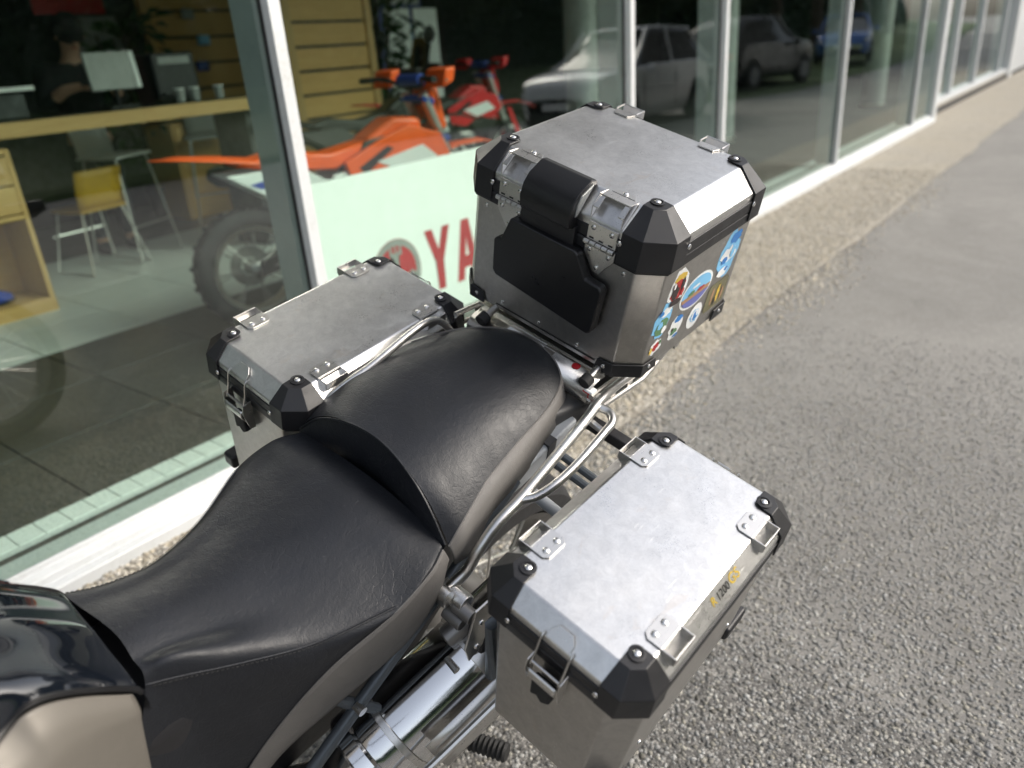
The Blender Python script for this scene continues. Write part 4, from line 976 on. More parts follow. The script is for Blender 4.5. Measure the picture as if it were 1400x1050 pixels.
    for s in (1, -1):
        P(MB().tube([(1.48, .10*s, .345), (1.34, .10*s, .72)], .026, 12), 'fork_leg', 'dgrey'); P(MB().tube([(1.36, .10*s, .67), (1.17, .10*s, 1.16)], .031, 12), 'fork_tube', 'steel' if not mirror else 'dgrey')
        P(MB().prism([(1.52, .36), (1.50, .50), (1.38, .78), (1.42, .80), (1.55, .52)], lambda u, v, d: (u, d*s, v), .128, .14), 'fork_guard', main, bevel=.003)
    for (x, z) in ((1.28, .90), (1.19, 1.12)): P(MB().box((x, 0, z), (.09, .26, .04), Matrix.Rotation(.38, 3, 'Y')), 'fork_clamp', accent, bevel=.01)
    P(MB().tube(cr([(1.06, .41, 1.24), (1.10, .22, 1.245), (1.17, .09, 1.20), (1.17, -.09, 1.20), (1.10, -.22, 1.245), (1.06, -.41, 1.24)], 6), .013, 8), 'handlebar', 'plastic')
    P(MB().tube([(1.16, -.12, 1.235), (1.16, .12, 1.235)], .035, 12), 'bar_pad', accent, bevel=.006)
    for s in (1, -1):
        P(MB().tube([(1.07, .30*s, 1.243), (1.055, .42*s, 1.24)], .018, 10), 'grip', 'rubber')
        P(MB().tube([(1.10, .22*s, 1.24), (1.16, .36*s, 1.23), (1.14, .42*s, 1.23)], .007, 6), 'lever', 'steel')
        P(MB().prism([(1.12, 1.19), (1.20, 1.22), (1.22, 1.30), (1.15, 1.29)], lambda u, v, d: (u, d*s, v), .20, .40), 'hand_guard', main if not mirror else 'plastic', bevel=.012)
    P(MB().prism([(1.24, .92), (1.33, .95), (1.27, 1.22), (1.22, 1.22)], side, -.105, .105), 'front_plate', main, bevel=.02, seg=3)
    P(MB().prism([(1.275, .98), (1.337, .99), (1.305, 1.12), (1.27, 1.12)], side, -.07, .07), 'headlight', 'lamp', bevel=.012)
    G = [[(x, y, z-2.2*y*y) for y in np.linspace(-w, w, 7)] for x, z, w in [(1.14, .74, .055), (1.24, .80, .075), (1.42, .845, .085), (1.62, .845, .075), (1.80, .79, .05), (1.90, .74, .02)]]
    P(MB().grid(G), 'front_fender', main, solid=.006, smooth=60)
    if screen:
        G = [[(1.22+.02*k_-.35*y*y, y, 1.15+.09*k_) for y in np.linspace(-.16+.01*k_, .16-.01*k_, 7)] for k_ in range(5)]
        P(MB().grid(G), 'windscreen', 'carglass', solid=.004, smooth=60)
    if mirror:
        for s in (1, -1):
            P(MB().tube([(1.10, .30*s, 1.25), (1.12, .36*s, 1.45)], .006, 6), 'mirror_stem', 'plastic')
            mr = P(MB().lathe([(.001, -.008), (.062, -.006), (.068, .006), (.062, .012)], 24, (1.12, .36*s, 1.52), (-1, -.1, .15)), 'mirror', 'plastic')
            P(MB().lathe([(.001, .0125), (.061, .0125)], 24, (1.12, .36*s, 1.52), (-1, -.1, .15)), 'mirror_glass', 'mirror', mr)
    P(MB().tube([(.52, .12, .32), (.40, .30, FL*0)], .012, 8), 'side_stand', 'dgrey')
    for s_ in (1, -1):
        P(MB().box((1.05, .085*s_, .72), (.05, .09, .30), Matrix.Rotation(.2, 3, 'Y')), 'radiator', 'dgrey', bevel=.006)
        P(MB().prism([(.84, .70), (1.14, .73), (1.22, .68), (1.10, .56), (.92, .60)], lambda u, v, d: (u, d*s_, v), .118, .14), 'lower_shroud', 'softplastic', bevel=.006)
        P(MB().prism([(.66, .80), (.86, .90), (.90, .88), (.70, .76)], lambda u, v, d: (u, d*s_, v), .1512, .1532), 'decal', 'softplastic')
        P(MB().prism([(.02, .80), (.26, .835), (.30, .80), (.08, .77)], lambda u, v, d: (u, d*s_, v), .1255, .1275), 'decal', accent)
        P(MB().tube(cr([(1.12, .20*s_, 1.24), (1.26, .12*s_, 1.12), (1.22, .08*s_, .95), (.98, .06*s_, .86)], 6), .006, 6), 'cable', 'rubber')
        P(MB().tube([(.52, .11*s_, .36), (.52, .19*s_, .36)], .014, 8), 'foot_peg', 'steel')
    P(MB().prism([(0, .30), (.56, .40), (.56, .47), (.30, .44), (0, .385)], lambda u, v, d: (u, d, v), -.105, -.095), 'chain_guard', 'plastic')
    return b
dirt_bike('enduro_motorcycle', 'orange enduro motorcycle with white side plate behind the display board', (2.43, 3.76, FL), math.atan2(-.24, .97), 'orange', 'blue', 'whiteplastic', 'orange')
dirt_bike('enduro_motorcycle', 'red and white motorcycle seen beyond the orange bike, close to a column', (5.55, 5.75, FL), math.atan2(-.30, 1.44), 'red', 'blue', 'whiteplastic', 'plastic')
dirt_bike('road_motorcycle', 'black motorcycle with a round mirror, standing behind the orange enduro bike', (4.15, 5.35, FL), math.atan2(-.25, 1.4), 'softplastic', 'dgrey', 'dgrey', 'plastic', True, True)

# counter, and what stands on and behind it
ct = thing('counter', 'long counter with thick pale oak front edge and dark glass top', 'counter', (.2, 5.40, FL))
ct_p = lambda mb, n_, mt, **k: mb.build(n_, mt, ct, **k)
ct_p(MB().bb((0, 0, 1.075), (3.75, .62, 1.165)), 'counter_top', 'oak', bevel=.004)
ct_p(MB().bb((.01, .03, 1.166), (3.74, .61, 1.174)), 'glass_top', 'carglass', bevel=.001)
for x in (.05, 1.35, 3.55): ct_p(MB().bb((x, .10, 0), (x+.06, .55, 1.075)), 'support', 'darkwall', bevel=.004)
def box_thing(name, label, cat, lo, hi, mat, parts=(), group=None):
    o = thing(name, label, cat, lo, 0, group); d = [hi[i]-lo[i] for i in range(3)]
    MB().bb((0, 0, 0), d).build('body', mat, o, bevel=min(d)*.08, seg=2)
    for nm, a, b, mt in parts: MB().bb(a, b).build(nm, mt, o, bevel=.003)
    return o
CT = FL+1.175
mon = thing('monitor', 'grey backed monitor standing on the counter', 'monitor', (2.90, 5.72, CT))
MB().box((0, 0, .24), (.36, .03, .25), Matrix.Rotation(-.12, 3, 'X')).build('screen_back', 'screen', mon, bevel=.008); MB().box((.16, -.004, .24), (.03, .034, .24), Matrix.Rotation(-.12, 3, 'X')).build('edge_strip', 'whiteboard', mon)
MB().tube([(0, .01, .01), (0, .01, .2)], .018, 8).build('stand', 'plastic', mon); MB().bb((-.1, -.07, 0), (.1, .09, .012)).build('base', 'plastic', mon, bevel=.003)
box_thing('printer', 'black printer beside the monitor on the counter', 'printer', (3.17, 5.66, CT), (3.52, 5.98, CT+.34), 'plastic', [('paper_tray', (.03, -.05, .05), (.32, 0, .07), 'dgrey'), ('control_panel', (.05, -.004, .26), (.30, .0, .31), 'screen')])
box_thing('card_stand', 'white tray held above the counter near its open end', 'tray', (1.5, 5.62, CT), (2.25, 5.9, CT+.16), 'darkwall', [('tray_top', (-.05, -.05, .16), (.80, .30, .185), 'whiteboard')])
for i, (x, nm) in enumerate([(3.30, 'first'), (3.42, 'second'), (3.62, 'third')]):
    cu = thing('cup', ['small glass left of two on the counter edge', 'small glass in the middle of the counter edge row', 'small glass near the end of the counter'][i], 'cup', (x-.06, 5.50, CT), 0, 'glasses on the counter')
    MB().lathe([(.024, 0), (.03, .002), (.036, .09), (.034, .09), (.028, .006), (.001, .006)], 14).build('bowl', 'screen', cu)
    MB().lathe([(.0365, .085), (.0385, .090), (.0365, .094)], 14).build('rim', 'whiteboard', cu)

# person behind the counter, head bent over their hands
pr = thing('person', 'person in a black shirt and dark cap standing behind the counter, looking down', 'person', (3.12, 6.80, FL), rad(-98))
def skin_body(name, parent, nodes, edges, mat, sub=2):
    me = bpy.data.meshes.new(name); me.from_pydata([n_[0] for n_ in nodes], edges, []); o = bpy.data.objects.new(name, me); COL.objects.link(o); o.parent = parent
    o.modifiers.new('skin', 'SKIN'); o.modifiers.new('sub', 'SUBSURF').levels = sub; o.modifiers['sub'].render_levels = sub
    for v, n_ in zip(me.skin_vertices[0].data, nodes): v.radius = n_[1]; v.use_root = False
    me.skin_vertices[0].data[0].use_root = True
    o.modifiers['skin'].use_smooth_shade = True; me.materials.append(M[mat]); return o
# local axes: x faces the counter, y to the person's left
N = [((0, 0, .95), (.11, .09)), ((.02, 0, 1.15), (.12, .085)), ((.05, 0, 1.36), (.15, .09)), ((.08, 0, 1.50), (.09, .08)), ((.12, 0, 1.58), (.058, .058)),
     ((.06, .20, 1.44), (.075, .07)), ((.12, .29, 1.20), (.055, .055)), ((.34, .18, 1.31), (.042, .042)), ((.43, .10, 1.33), (.030, .022)),
     ((.06, -.20, 1.44), (.075, .07)), ((.12, -.29, 1.20), (.055, .055)), ((.34, -.18, 1.31), (.042, .042)), ((.43, -.08, 1.33), (.030, .022)),
     ((0, .10, .86), (.10, .10)), ((.03, .11, .48), (.065, .07)), ((-.01, .12, .08), (.045, .05)), ((.12, .13, .04), (.04, .03)),
     ((0, -.10, .86), (.10, .10)), ((.03, -.11, .48), (.065, .07)), ((-.01, -.12, .08), (.045, .05)), ((.12, -.13, .04), (.04, .03)),
     ((.17, 0, 1.68), (.085, .09)), ((.20, 0, 1.78), (.082, .09))]
E = [(0, 1), (1, 2), (2, 3), (3, 4), (2, 5), (5, 6), (6, 7), (7, 8), (2, 9), (9, 10), (10, 11), (11, 12), (0, 13), (13, 14), (14, 15), (15, 16), (0, 17), (17, 18), (18, 19), (19, 20), (4, 21), (21, 22)]
body_ = skin_body('body', pr, N, E, 'skin')
sh = [((0, 0, .84), (.19, .165)), ((.02, 0, 1.15), (.175, .125)), ((.05, 0, 1.36), (.20, .135)), ((.075, 0, 1.49), (.10, .09)), ((.06, .205, 1.44), (.09, .085)), ((.12, .295, 1.20), (.068, .068)), ((.27, .215, 1.28), (.055, .055)), ((.06, -.205, 1.44), (.09, .085)), ((.12, -.295, 1.20), (.068, .068)), ((.27, -.215, 1.28), (.055, .055))]
skin_body('shirt', pr, sh, [(0, 1), (1, 2), (2, 3), (2, 4), (4, 5), (5, 6), (2, 7), (7, 8), (8, 9)], 'cloth')
tr = [((0, 0, .95), (.16, .13)), ((0, .10, .84), (.115, .115)), ((.03, .11, .48), (.08, .085)), ((-.01, .12, .10), (.065, .07)), ((0, -.10, .84), (.115, .115)), ((.03, -.11, .48), (.08, .085)), ((-.01, -.12, .10), (.065, .07))]
skin_body('trousers', pr, tr, [(0, 1), (1, 2), (2, 3), (0, 4), (4, 5), (5, 6)], 'jeans')
hd = Matrix.Translation((.20, 0, 1.73)) @ Matrix.Rotation(.55, 4, 'Y')
MB().lathe([(.104, -.005), (.108, .02), (.100, .075), (.06, .115), (.001, .125)], 20).xf(hd).build('cap', 'cloth', pr); MB().prism([(.08, -.075), (.16, -.06), (.19, 0), (.16, .06), (.08, .075)], lambda u, v, d: hd @ Vector((u, v, d)), .0, .008).build('cap_peak', 'cloth', pr, bevel=.003)
MB().lathe([(.099, -.06), (.104, -.03), (.104, .0)], 20, a0=.9, a1=5.4).xf(hd).build('hair', 'hair', pr)
for s in (1, -1):
    MB().lathe([(.001, -.012), (.010, -.010), (.013, 0), (.010, .010), (.001, .012)], 8).xf(hd @ Matrix.Translation((.02, .098*s, -.05))).build('ear', 'skin', pr); MB().disc((.087, .034*s, -.045), .010, (1, .25*s, 0), .004, 8).xf(hd).build('eye', 'hair', pr)
    for k_ in range(5):
        y = (.10 if s > 0 else -.08)+(k_-2)*.016; P_ = [(.455-.02*(k_ == 0), y, 1.325), (.49-.015*abs(k_-2)-.02*(k_ == 0), y, 1.318), (.51-.018*abs(k_-2)-.025*(k_ == 0), y, 1.300)]
        MB().tube(P_, [.009, .0085, .0065], 6).build('finger', 'skin', pr)
MB().prism([(0, .018), (.03, -.012), (0, -.02)], lambda u, v, d: hd @ Vector((.094+u, d, -.062+v)), -.012, .012).build('nose', 'skin', pr, bevel=.005); MB().bb((.088, -.022, -.100), (.094, .022, -.094)).xf(hd).build('mouth', 'redpaint', pr)

# stools and a yellow chair
def stool(label, loc, rz, seatmat, h=.78):
    o = thing('bar_stool', label, 'stool', loc, rz, 'wire leg stools by the counter')
    MB().prism([(-.20, -.19), (.20, -.19), (.23, 0), (.20, .19), (-.20, .19), (-.23, 0)], lambda u, v, d: (u, v, h+d), 0, .022).build('seat', seatmat, o, bevel=.008, seg=3)
    G = [[(x, .17+.06*q*q, h+.02+.28*q) for x in np.linspace(-.19, .19, 5)] for q in np.linspace(0, 1, 5)]
    MB().grid(G).build('backrest', seatmat, o, solid=.01, smooth=60)
    for sx in (1, -1):
        MB().tube([(.17*sx, -.15, h), (.25*sx, -.22, .01), (.25*sx, .22, .01), (.17*sx, .15, h)], .008, 6).build('leg', 'steel', o)
    MB().tube([(-.225, -.20, .28), (.225, -.20, .28)], .008, 6).build('footrest', 'steel', o)
    return o
stool('white bar stool with thin wire legs just behind the counter', (3.05, 6.32, FL), .4, 'whiteplastic', .80)
stool('white bar stool with its back to the dark wall, further in', (4.35, 7.05, FL), -.5, 'screen')
stool('yellow seat chair with wire legs below the counter', (2.72, 6.25, FL), 3.3, 'yellow', .46)
# oak chest of drawers
ch = thing('drawer_chest', 'low wooden drawer chest behind the orange motorcycle tail', 'chest', (4.15, 7.35, FL))
MB().bb((0, 0, 0), (1.15, .5, .92)).build('carcass', 'slat', ch, bevel=.006)
for k_ in range(4):
    d_ = MB().bb((.03, -.018, .05+k_*.215), (1.12, 0, .245+k_*.215)).build('drawer', 'slat', ch, bevel=.004); MB().bb((.50, -.028, .14+k_*.215), (.64, -.018, .155+k_*.215)).build('handle', 'plastic', d_)
# open shelf cabinet
cb = thing('shelf_cabinet', 'pale oak cabinet with drawers above an open compartment', 'cabinet', (1.15, 5.38, FL))
cbp = lambda mb, n_, mt, par=None, **k: mb.build(n_, mt, par or cb, **k)
for x in (0, .79): cbp(MB().bb((x, 0, 0), (x+.03, .42, 1.02)), 'side_board', 'oakz', bevel=.003)
for z in (.06, .60, .99): cbp(MB().bb((.03, .004, z), (.79, .42, z+.03)), 'shelf', 'oak', bevel=.003)
cbp(MB().bb((.03, .40, .09), (.79, .415, .99)), 'back_board', 'slat'); cbp(MB().bb((.0, -.004, .0), (.82, .01, .075)), 'plinth', 'oak')
for z in (.64, .815):
    dr = cbp(MB().bb((.035, -.012, z), (.785, .004, z+.165)), 'drawer', 'oak', bevel=.004); cbp(MB().tube([(.62, -.012, z+.12), (.62, -.035, z+.12), (.62, -.035, z+.05), (.62, -.012, z+.05)], .008, 6), 'handle', 'plastic', dr)
shoe = thing('riding_boot', 'grey blue riding boot lying in the open cabinet compartment', 'boot', (1.62, 5.52, FL+.0905), .3)
MB().grid(surf([[(x, y*w, z*hh+.005) for y, z in ((-1, 0), (-.95, .6), (0, 1), (.95, .6), (1, 0))] for x, w, hh in ((-.16, .02, .06), (-.12, .045, .10), (0, .05, .12), (.10, .045, .085), (.17, .02, .05))], 4, 4)).build('upper', 'blue', shoe); MB().prism([(-.17, -.03), (-.1, -.055), (.1, -.055), (.18, -.02), (.18, .02), (.1, .055), (-.1, .055), (-.17, .03)], lambda u, v, d: (u, v, d), 0, .02).build('sole', 'rubber', shoe, bevel=.004)
# slatted wood walls: every board its own piece
def slat_wall(label, x0, x1, y, z0, z1, pitch=.245, gap=.03, off=0):
    o = thing('slat_wall', label, 'slat wall', (x0, y, FL)); n_ = int((z1-z0)/pitch)
    MB().bb((0, .03, z0-FL), (x1-x0, .05, z1-FL)).build('backing', 'blackprint', o)
    p0 = None
    for k_ in range(n_):
        if p0 is None: p0 = q_ = MB().bb((0, 0, 0), (x1-x0, .026, pitch-gap)).build('plank', 'slat', o, bevel=.003)
        else: q_ = inst(p0, o)
        q_.matrix_local = Matrix.Translation((0, 0, z0-FL+k_*pitch))
    for x in (-.09, x1-x0+.005): MB().bb((x, -.02, 0), (x+.085, .07, z1-FL)).build('post', 'oakz', o, bevel=.004)
slat_wall('horizontal wood slat wall right behind the orange seat', 5.00, 5.92, 6.35, FL+.02, 3.1, .215, .027)
slat_wall('wood slat wall with small blue packs hung on it, behind the printer', 4.75, 5.75, 8.3, FL+.95, 3.1, .26, .028)
for i, (x, z, mt, lb) in enumerate([(5.2, 1.50, 'blue', 'blue pack hanging lowest on the slat wall'), (5.28, 1.76, 'sticker_sky', 'pale blue pack hanging on the slat wall'), (5.15, 2.02, 'screen', 'grey pack on the slat wall above the blue ones'), (5.2, 2.28, 'dgrey', 'dark pack highest on the slat wall')]):
    o = thing('hanging_pack', lb, 'pack', (x, 8.24, z), 0, 'packs on the slat wall'); MB().bb((-.07, -.02, -.05), (.07, .02, .05)).build('pack', mt, o, bevel=.01); MB().tube([(0, .0, .05), (0, .03, .07), (0, .055, .07)], .004, 5).build('hook', 'steel', o)
# posters and panels on the walls
def poster(name, label, cat, x0, x1, y, z0, z1, base, blocks=()):
    o = thing(name, label, cat, (x0, y, z0)); MB().bb((0, 0, 0), (x1-x0, .012, z1-z0)).build('sheet', base, o, bevel=.001)
    MB().bb((-.012, .0125, -.012), (x1-x0+.012, .024, z1-z0+.012)).build('mount', 'dgrey', o)
    for a, b, mt in blocks: MB().bb((a[0], -.003, a[1]), (b[0], -.0005, b[1])).build('print', mt, o)
poster('banner', 'red banner hanging above the person', 'banner', 3.75, 4.45, 8.6, 2.06, 2.7, 'redpaint', [((.1, .3), (.6, .36), 'whiteboard')])
poster('notice', 'pale grey notice sheet under the red banner', 'notice', 4.02, 4.55, 8.62, 1.60, 2.04, 'screen')
poster('poster', 'purple and cream poster beyond the red bike', 'poster', 8.55, 9.5, 8.9, .95, 2.6, 'sticker_purple', [((.05, 1.2), (.90, 1.6), 'whiteboard'), ((.2, .3), (.7, .9), 'sticker_sky')])
for i, (x, lb) in enumerate([(6.75, 'pale mint info panel next to the slat wall'), (7.22, 'pale mint info panel nearer the black motorcycle')]):
    poster('info_panel', lb, 'panel', x, x+.40, 6.9, .95, 1.95, 'whiteboard')
for i, (x, y, lb) in enumerate([(8.0, 5.1, 'round pale column beside the red bike'), (14.9, 3.6, 'round pale column near the far window corner'), (10.3, 4.4, 'round pale column behind the widest pane')]):
    o = thing('column', lb, 'column', (x, y, FL), 0, 'showroom columns'); MB().lathe([(.19, 0), (.19, 3.12)], 32).build('shaft', 'screen', o); MB().lathe([(.21, 0), (.21, .06), (.192, .07)], 32).build('base_ring', 'steel', o)

# pot plants
def plant(label, loc, h, n, seed):
    r_ = random.Random(seed); o = thing('pot_plant', label, 'plant', loc, 0, 'pot plants in the showroom')
    MB().lathe([(.12, 0), (.17, .3), (.18, .32), (.16, .32), (.15, .29), (.001, .29)], 20).build('pot', 'dgrey', o)
    st_ = MB(); lv = MB()
    for k_ in range(6):
        a = r_.uniform(0, 6.28); P_ = [(0, 0, .28), (.08*math.cos(a), .08*math.sin(a), h*.5), (.25*math.cos(a), .25*math.sin(a), h*r_.uniform(.8, 1))]; st_.tube(cr(P_, 4), .010, 6)
    for k_ in range(n):
        a, e = r_.uniform(0, 6.28), r_.uniform(-.6, .9); z = r_.uniform(.5, h); R_ = r_.uniform(.03, .42)*(1-.4*abs(z/h-.6)); c_ = Vector((R_*math.cos(a), R_*math.sin(a), z))
        d_ = Vector((math.cos(a)*math.cos(e), math.sin(a)*math.cos(e), math.sin(e))); w_ = d_.cross(Vector((0, 0, 1))).normalized()*.035; L_ = r_.uniform(.12, .26); up_ = w_.cross(d_).normalized()*.02
        lv.add([c_, c_+d_*L_*.5+w_+up_, c_+d_*L_-Vector((0, 0, .04)), c_+d_*L_*.5-w_+up_], [(0, 1, 2), (0, 2, 3)])
    st_.build('stem', 'trunk', o); lv.build('foliage', 'leafd', o, smooth=0, fix=False)
plant('tall dark leafy pot plant right of the slat wall', (6.45, 6.75, FL), 2.5, 420, 1)
plant('dark green pot plant at the far end of the counter', (1.55, 7.2, FL), 2.3, 380, 2)
plant('small dark pot plant beyond the printer', (4.2, 7.9, FL), 1.9, 260, 3)

# ------------------------------------------------------------------ across the street: verge, parked cars, trees (they show in the glass)
def verge(x): return float(np.interp(x, [-40, 12, 15.5, 18, 30, 60, 200], [-9.2, -6, -4.6, -1.9, -2.0, -4.5, -22]))
g = []
for x in np.linspace(-40, 140, 61):
    yv = verge(x); g.append([(x, yv-d_, .06+hh) for d_, hh in ((0, -.075), (.05, 0), (1, .03), (4, .25), (9, .9), (18, 1.6), (40, 2.2))])
tag(MB().grid(g).build('grass_bank', 'grass', None, 60), 'mown green bank across the street', None, None, 'structure')

def make_car(name, label, loc, rz, paint, suv=0):
    o = thing(name, label, 'car', loc, rz, 'cars parked across the street'); P = lambda mb, n_, mt, par=None, **k: mb.build(n_, mt, par or o, **k)
    L = 4.3; H = 1.46+.14*suv
    xs_ = np.array([-2.15, -2.05, -1.6, -1.0, -.3, .5, 1.0, 1.5, 1.95, 2.12, 2.17])
    top = np.array([.64, .84, .96, .98, .98, .97, .96, .93, .86, .74, .54])+.07*suv
    wid = np.array([.66, .78, .86, .89, .90, .90, .89, .87, .80, .70, .60])
    G = []
    for x, z, w_ in zip(xs_, top, wid):
        lo_ = .22 if abs(x) < 2.1 else .32
        G.append([(x, -w_*.90, lo_), (x, -w_*.99, lo_+.16), (x, -w_, .60), (x, -w_*.96, z-.06), (x, -w_*.85, z), (x, 0, z+.03), (x, w_*.85, z), (x, w_*.96, z-.06), (x, w_, .60), (x, w_*.99, lo_+.16), (x, w_*.90, lo_)])
    bd_ = P(MB().grid(surf(G, 3, 3)), 'body', paint, smooth=50)
    gx = [(-2.05, .92), (-1.85, 1.20), (-1.45, H-.07), (-.6, H), (.10, H-.03), (.58, 1.25), (1.22, .96)]
    G = []
    for x, z in gx:
        z += .03*suv; q = min(1, max(0, (z-.9)/.5)); G.append([(x, -.84, .93+.04*suv), (x, -.84+.20*q*.8, .93+(z-.93)*.72), (x, -.60+.02*q, z-.015), (x, 0, z), (x, .60-.02*q, z-.015), (x, .84-.20*q*.8, .93+(z-.93)*.72), (x, .84, .93+.04*suv)])
    P(MB().grid(surf(G, 3, 3)), 'cabin_glass', 'carglass', smooth=50)
    G = [[(x, y, z+.012-.02*(y/.6)**2+.03*suv) for y in np.linspace(-.62, .62, 7)] for x, z in ((-1.34, H-.055), (-1.0, H-.018), (-.5, H), (0, H-.008), (.27, H-.035))]
    P(MB().grid(G), 'roof_panel', paint, solid=.02, smooth=60)
    for s in (1, -1):
        for P_ in ([(1.10, .80*s, .96), (.62, .70*s, 1.23), (.25, .625*s, H-.03)], [(-2.0, .80*s, .95), (-1.72, .70*s, 1.22), (-1.30, .63*s, H-.05)], [(-.35, .835*s, .95), (-.40, .72*s, 1.24), (-.42, .635*s, H-.02)]):
            P(MB().tube(cr([(x, y, z+.03*suv) for x, y, z in P_], 4), .035, 8), 'pillar', paint)
        mr = P(MB().box((.68, .98*s, 1.0), (.12, .18, .13)), 'wing_mirror', paint, bevel=.04, seg=3)
        P(MB().box((2.03, .60*s, .68), (.16, .30, .13), Matrix.Rotation(-.35*s, 3, 'Z')), 'headlight', 'lamp', bevel=.03); P(MB().box((-2.07, .62*s, .80), (.12, .26, .15), Matrix.Rotation(.3*s, 3, 'Z')), 'tail_lamp', 'taillamp', bevel=.03)
        P(MB().tube([(-.6, .905*s, .80), (-.42, .915*s, .80)], .014, 6), 'door_handle', paint)
        P(MB().bb((-.372, .895*s, .34), (-.364, .9055*s, .92)), 'door_gap', 'blackprint'); P(MB().bb((.80, .89*s, .34), (.808, .9055*s, .90)), 'door_gap', 'blackprint')
        for x in (-1.32, 1.34):
            P(MB().lathe([(.385, -.02), (.385, .02), (.001, .02)], 32, (x, .875*s, .34), (0, s, 0)), 'wheel_arch', 'blackprint')
            wv = P(MB().lathe([(.20, -.12), (.30, -.11), (.325, -.08), (.325, .08), (.30, .11), (.20, .10)], 36, (x, .82*s, .325), (0, s, 0)), 'wheel', 'tyre')
            P(MB().lathe([(.215, .08), (.20, .10), (.12, .085), (.05, .10), (.001, .10)], 30, (x, .82*s, .325), (0, s, 0)), 'rim', 'lgrey', wv)
            sp = MB()
            for k_ in range(5):
                a = 2*math.pi*k_/5+.3; sp.box((x+.12*math.cos(a), .82*s+.112*s, .325+.12*math.sin(a)), (.17, .02, .04), Matrix.Rotation(-a, 3, 'Y'))
            P(sp, 'rim_spokes', 'lgrey', wv)
    P(MB().bb((2.10, -.55, .30), (2.20, .55, .42)), 'lower_grille', 'plastic', bevel=.02); P(MB().bb((2.155, -.26, .46), (2.20, .26, .57)), 'number_plate', 'whiteboard', bevel=.004); P(MB().bb((-2.20, -.26, .60), (-2.10, .26, .71)), 'number_plate', 'whiteboard', bevel=.004)
    P(MB().bb((-2.0, -.80, .20), (2.0, .80, .30)), 'underbody', 'blackprint')
    return o
M['carwhite'] = plain('white_car_paint', (.85, .86, .86), .2, 0, .03, Coat_Weight=.8); M['carblack'] = plain('black_car_paint', (.012, .013, .016), .15, 0, .1, Coat_Weight=.8); M['carblue'] = plain('blue_car_paint', (.05, .14, .40), .2, .2, .05, Coat_Weight=.8)
ang = math.atan2(-.13, 1)
make_car('parked_car', 'white hatchback parked across the street, mirrored in the shop window', (13.2, -2.75, -.012), math.pi, 'carwhite', 1)
make_car('parked_car', 'black car parked beyond the white one, mirrored in the shop window', (20.6, -3.3, .10), .12, 'carblack', 1)
make_car('parked_car', 'blue car facing the street at the far end of the grass', (30.5, -3.7, .22), math.pi-.25, 'carblue', 0)

def make_tree(label, loc, h, cr_, seed, proto=[]):
    o = thing('street_tree', label, 'tree', loc, seed*1.3, 'trees across the street'); sc_ = h/9.0
    if not proto:
        r_ = np.random.default_rng(11); tk = MB().tube(cr([(0, 0, -.3), (.1, .05, 2), (0, .15, 4.5), (.2, 0, 7.5)], 5), [.24-.0115*i for i in range(16)], 10)
        for k_ in range(9):
            a = k_*2.4; z = 2.6+k_*.5; tk.tube(cr([(.05, .08, z), (1.1*math.cos(a), 1.1*math.sin(a), z+.7), (2.2*math.cos(a), 2.2*math.sin(a), z+1.2)], 4), [.09-.009*i for i in range(9)], 7)
        trunk = tk.build('trunk', 'trunk', o)
        n_ = 5200; cl = r_.normal(0, 1, (70, 3)); cl /= np.linalg.norm(cl, axis=1)[:, None]; cl *= r_.uniform(.45, 1, (70, 1)); cl = cl*np.array([2.7, 2.7, 3.0])+np.array([0, 0, 5.4])
        c_ = cl[r_.integers(0, 70, n_)]+r_.normal(0, .42, (n_, 3)); u = r_.normal(0, 1, (n_, 3)); u /= np.linalg.norm(u, axis=1)[:, None]; w_ = np.cross(u, r_.normal(0, 1, (n_, 3))); w_ /= np.linalg.norm(w_, axis=1)[:, None]; s_ = r_.uniform(.10, .20, (n_, 1))
        vs_ = np.stack([c_-u*s_, c_+w_*s_*.6, c_+u*s_, c_-w_*s_*.6], 1).reshape(-1, 3); me = bpy.data.meshes.new('crown'); me.from_pydata(vs_.tolist(), [], np.arange(n_*4).reshape(-1, 4).tolist())
        tn_ = np.ones((n_, 4, 4), np.float32); b_ = r_.uniform(.6, 1.3, (n_, 1, 1)); tn_[..., :3] = np.array([.05, .085, .022])*b_
        me.color_attributes.new('tone', 'FLOAT_COLOR', 'POINT').data.foreach_set('color', tn_.ravel()); me.materials.append(M['leaf']); crown = bpy.data.objects.new('crown', me); COL.objects.link(crown); crown.parent = o; proto += [trunk, crown]
    else:
        for q in proto: inst(q, o)
    o.scale = (sc_*cr_, sc_*cr_, sc_)
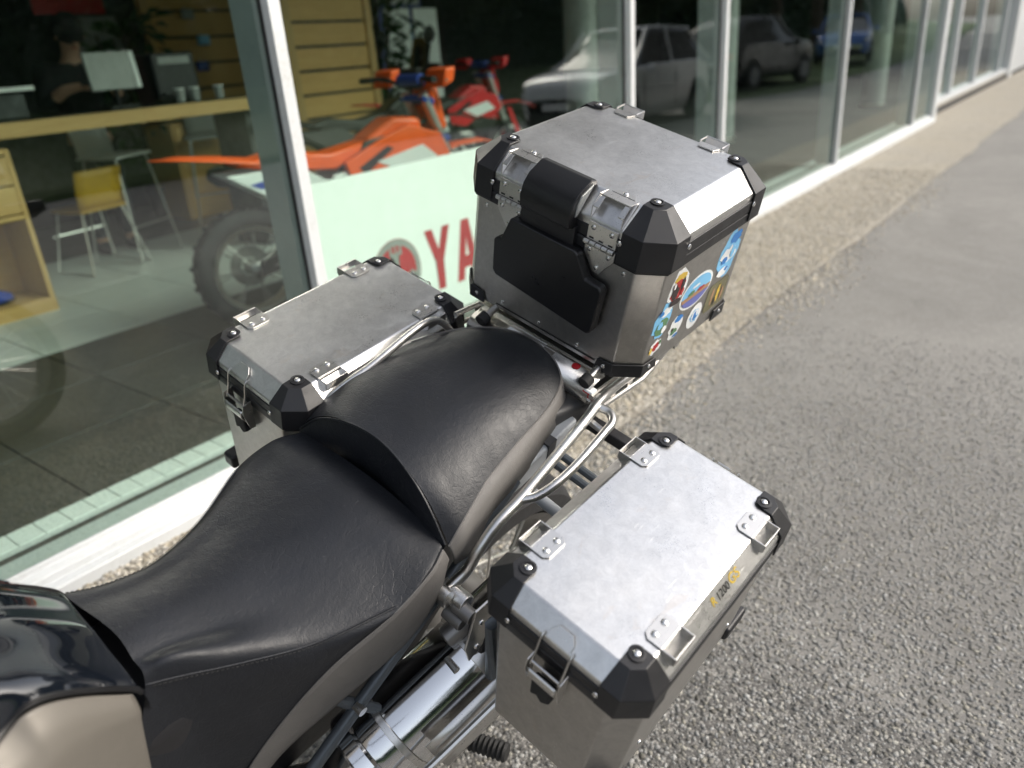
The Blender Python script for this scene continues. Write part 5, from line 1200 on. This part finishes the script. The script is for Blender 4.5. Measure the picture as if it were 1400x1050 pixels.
TR = [('broad tree nearest the camera across the street', -7, 8, 1.2), ('round tree across the street opposite the parked motorcycle', 1.5, 9.5, 1.15), ('tall tree across the street opposite the display board', 9, 6, 1.1), ('full tree behind the white car', 16, 5.2, 1.25), ('bushy tree between the white and black cars', 22, 5.0, 1.2), ('dark tree behind the black car', 28, 6, 1.2), ('tree short of the blue car', 35, 9, 1.2), ('tree right behind the blue car', 43, 10, 1.3), ('tree past the blue car along the bank', 54, 9, 1.3), ('last tree at the far end of the bank', 68, 11, 1.3)]
for i, (lb, x, h_, c__) in enumerate(TR): make_tree(lb, (x, verge(x)-5.5, .2), h_, c__, i)
# tall unclipped hedge behind the trees: lumpy mass with leaves all over it
def hedge_y(x): return verge(x)-8.5+.5*math.sin(x*.9)+.3*math.sin(x*2.3)
G = [[(x, hedge_y(x)-1.2+1.1*math.cos(a)*(1+.12*math.sin(x*3+a*4)), .3+3.7*math.sin(max(a, 0))*(1+.10*math.sin(x*1.7)+.05*math.sin(x*4.1))) for a in np.linspace(0, 3.14, 12)] for x in np.arange(-40, 110, .6)]
hg_ = MB().grid(G); r_ = random.Random(5)
for k_ in range(26000):
    x = r_.uniform(-25, 70); a = r_.uniform(0.02, 1.7); y = hedge_y(x)-1.2+1.25*math.cos(a)+r_.uniform(-.2, .3); z = .3+3.9*math.sin(a)*(1+.10*math.sin(x*1.7))+r_.uniform(-.3, .4); d_ = [r_.uniform(-.2, .2) for _ in range(6)]
    hg_.add([(x, y, z), (x+d_[0]+.12, y+d_[1], z+d_[2]), (x+d_[0], y+d_[4], z+.2), (x-.12, y+d_[3], z+d_[5])], [(0, 1, 2, 3)])
ho = hg_.build('hedge_foliage', 'leafd', None, 0, fix=False); tag(ho, 'dense dark hedge behind the trees across the street', None, None, 'stuff')
for s in (1, -1):
    MB().grid(surf([[(x, .125*s+y*w_, z*hh) for y, z in ((-1, 0), (-.9, .7), (0, 1), (.9, .7), (1, 0))] for x, w_, hh in ((-.09, .02, .06), (-.05, .046, .11), (.05, .05, .10), (.15, .045, .07), (.21, .015, .04))], 4, 4)).build('shoe', 'cloth', pr, smooth=60)
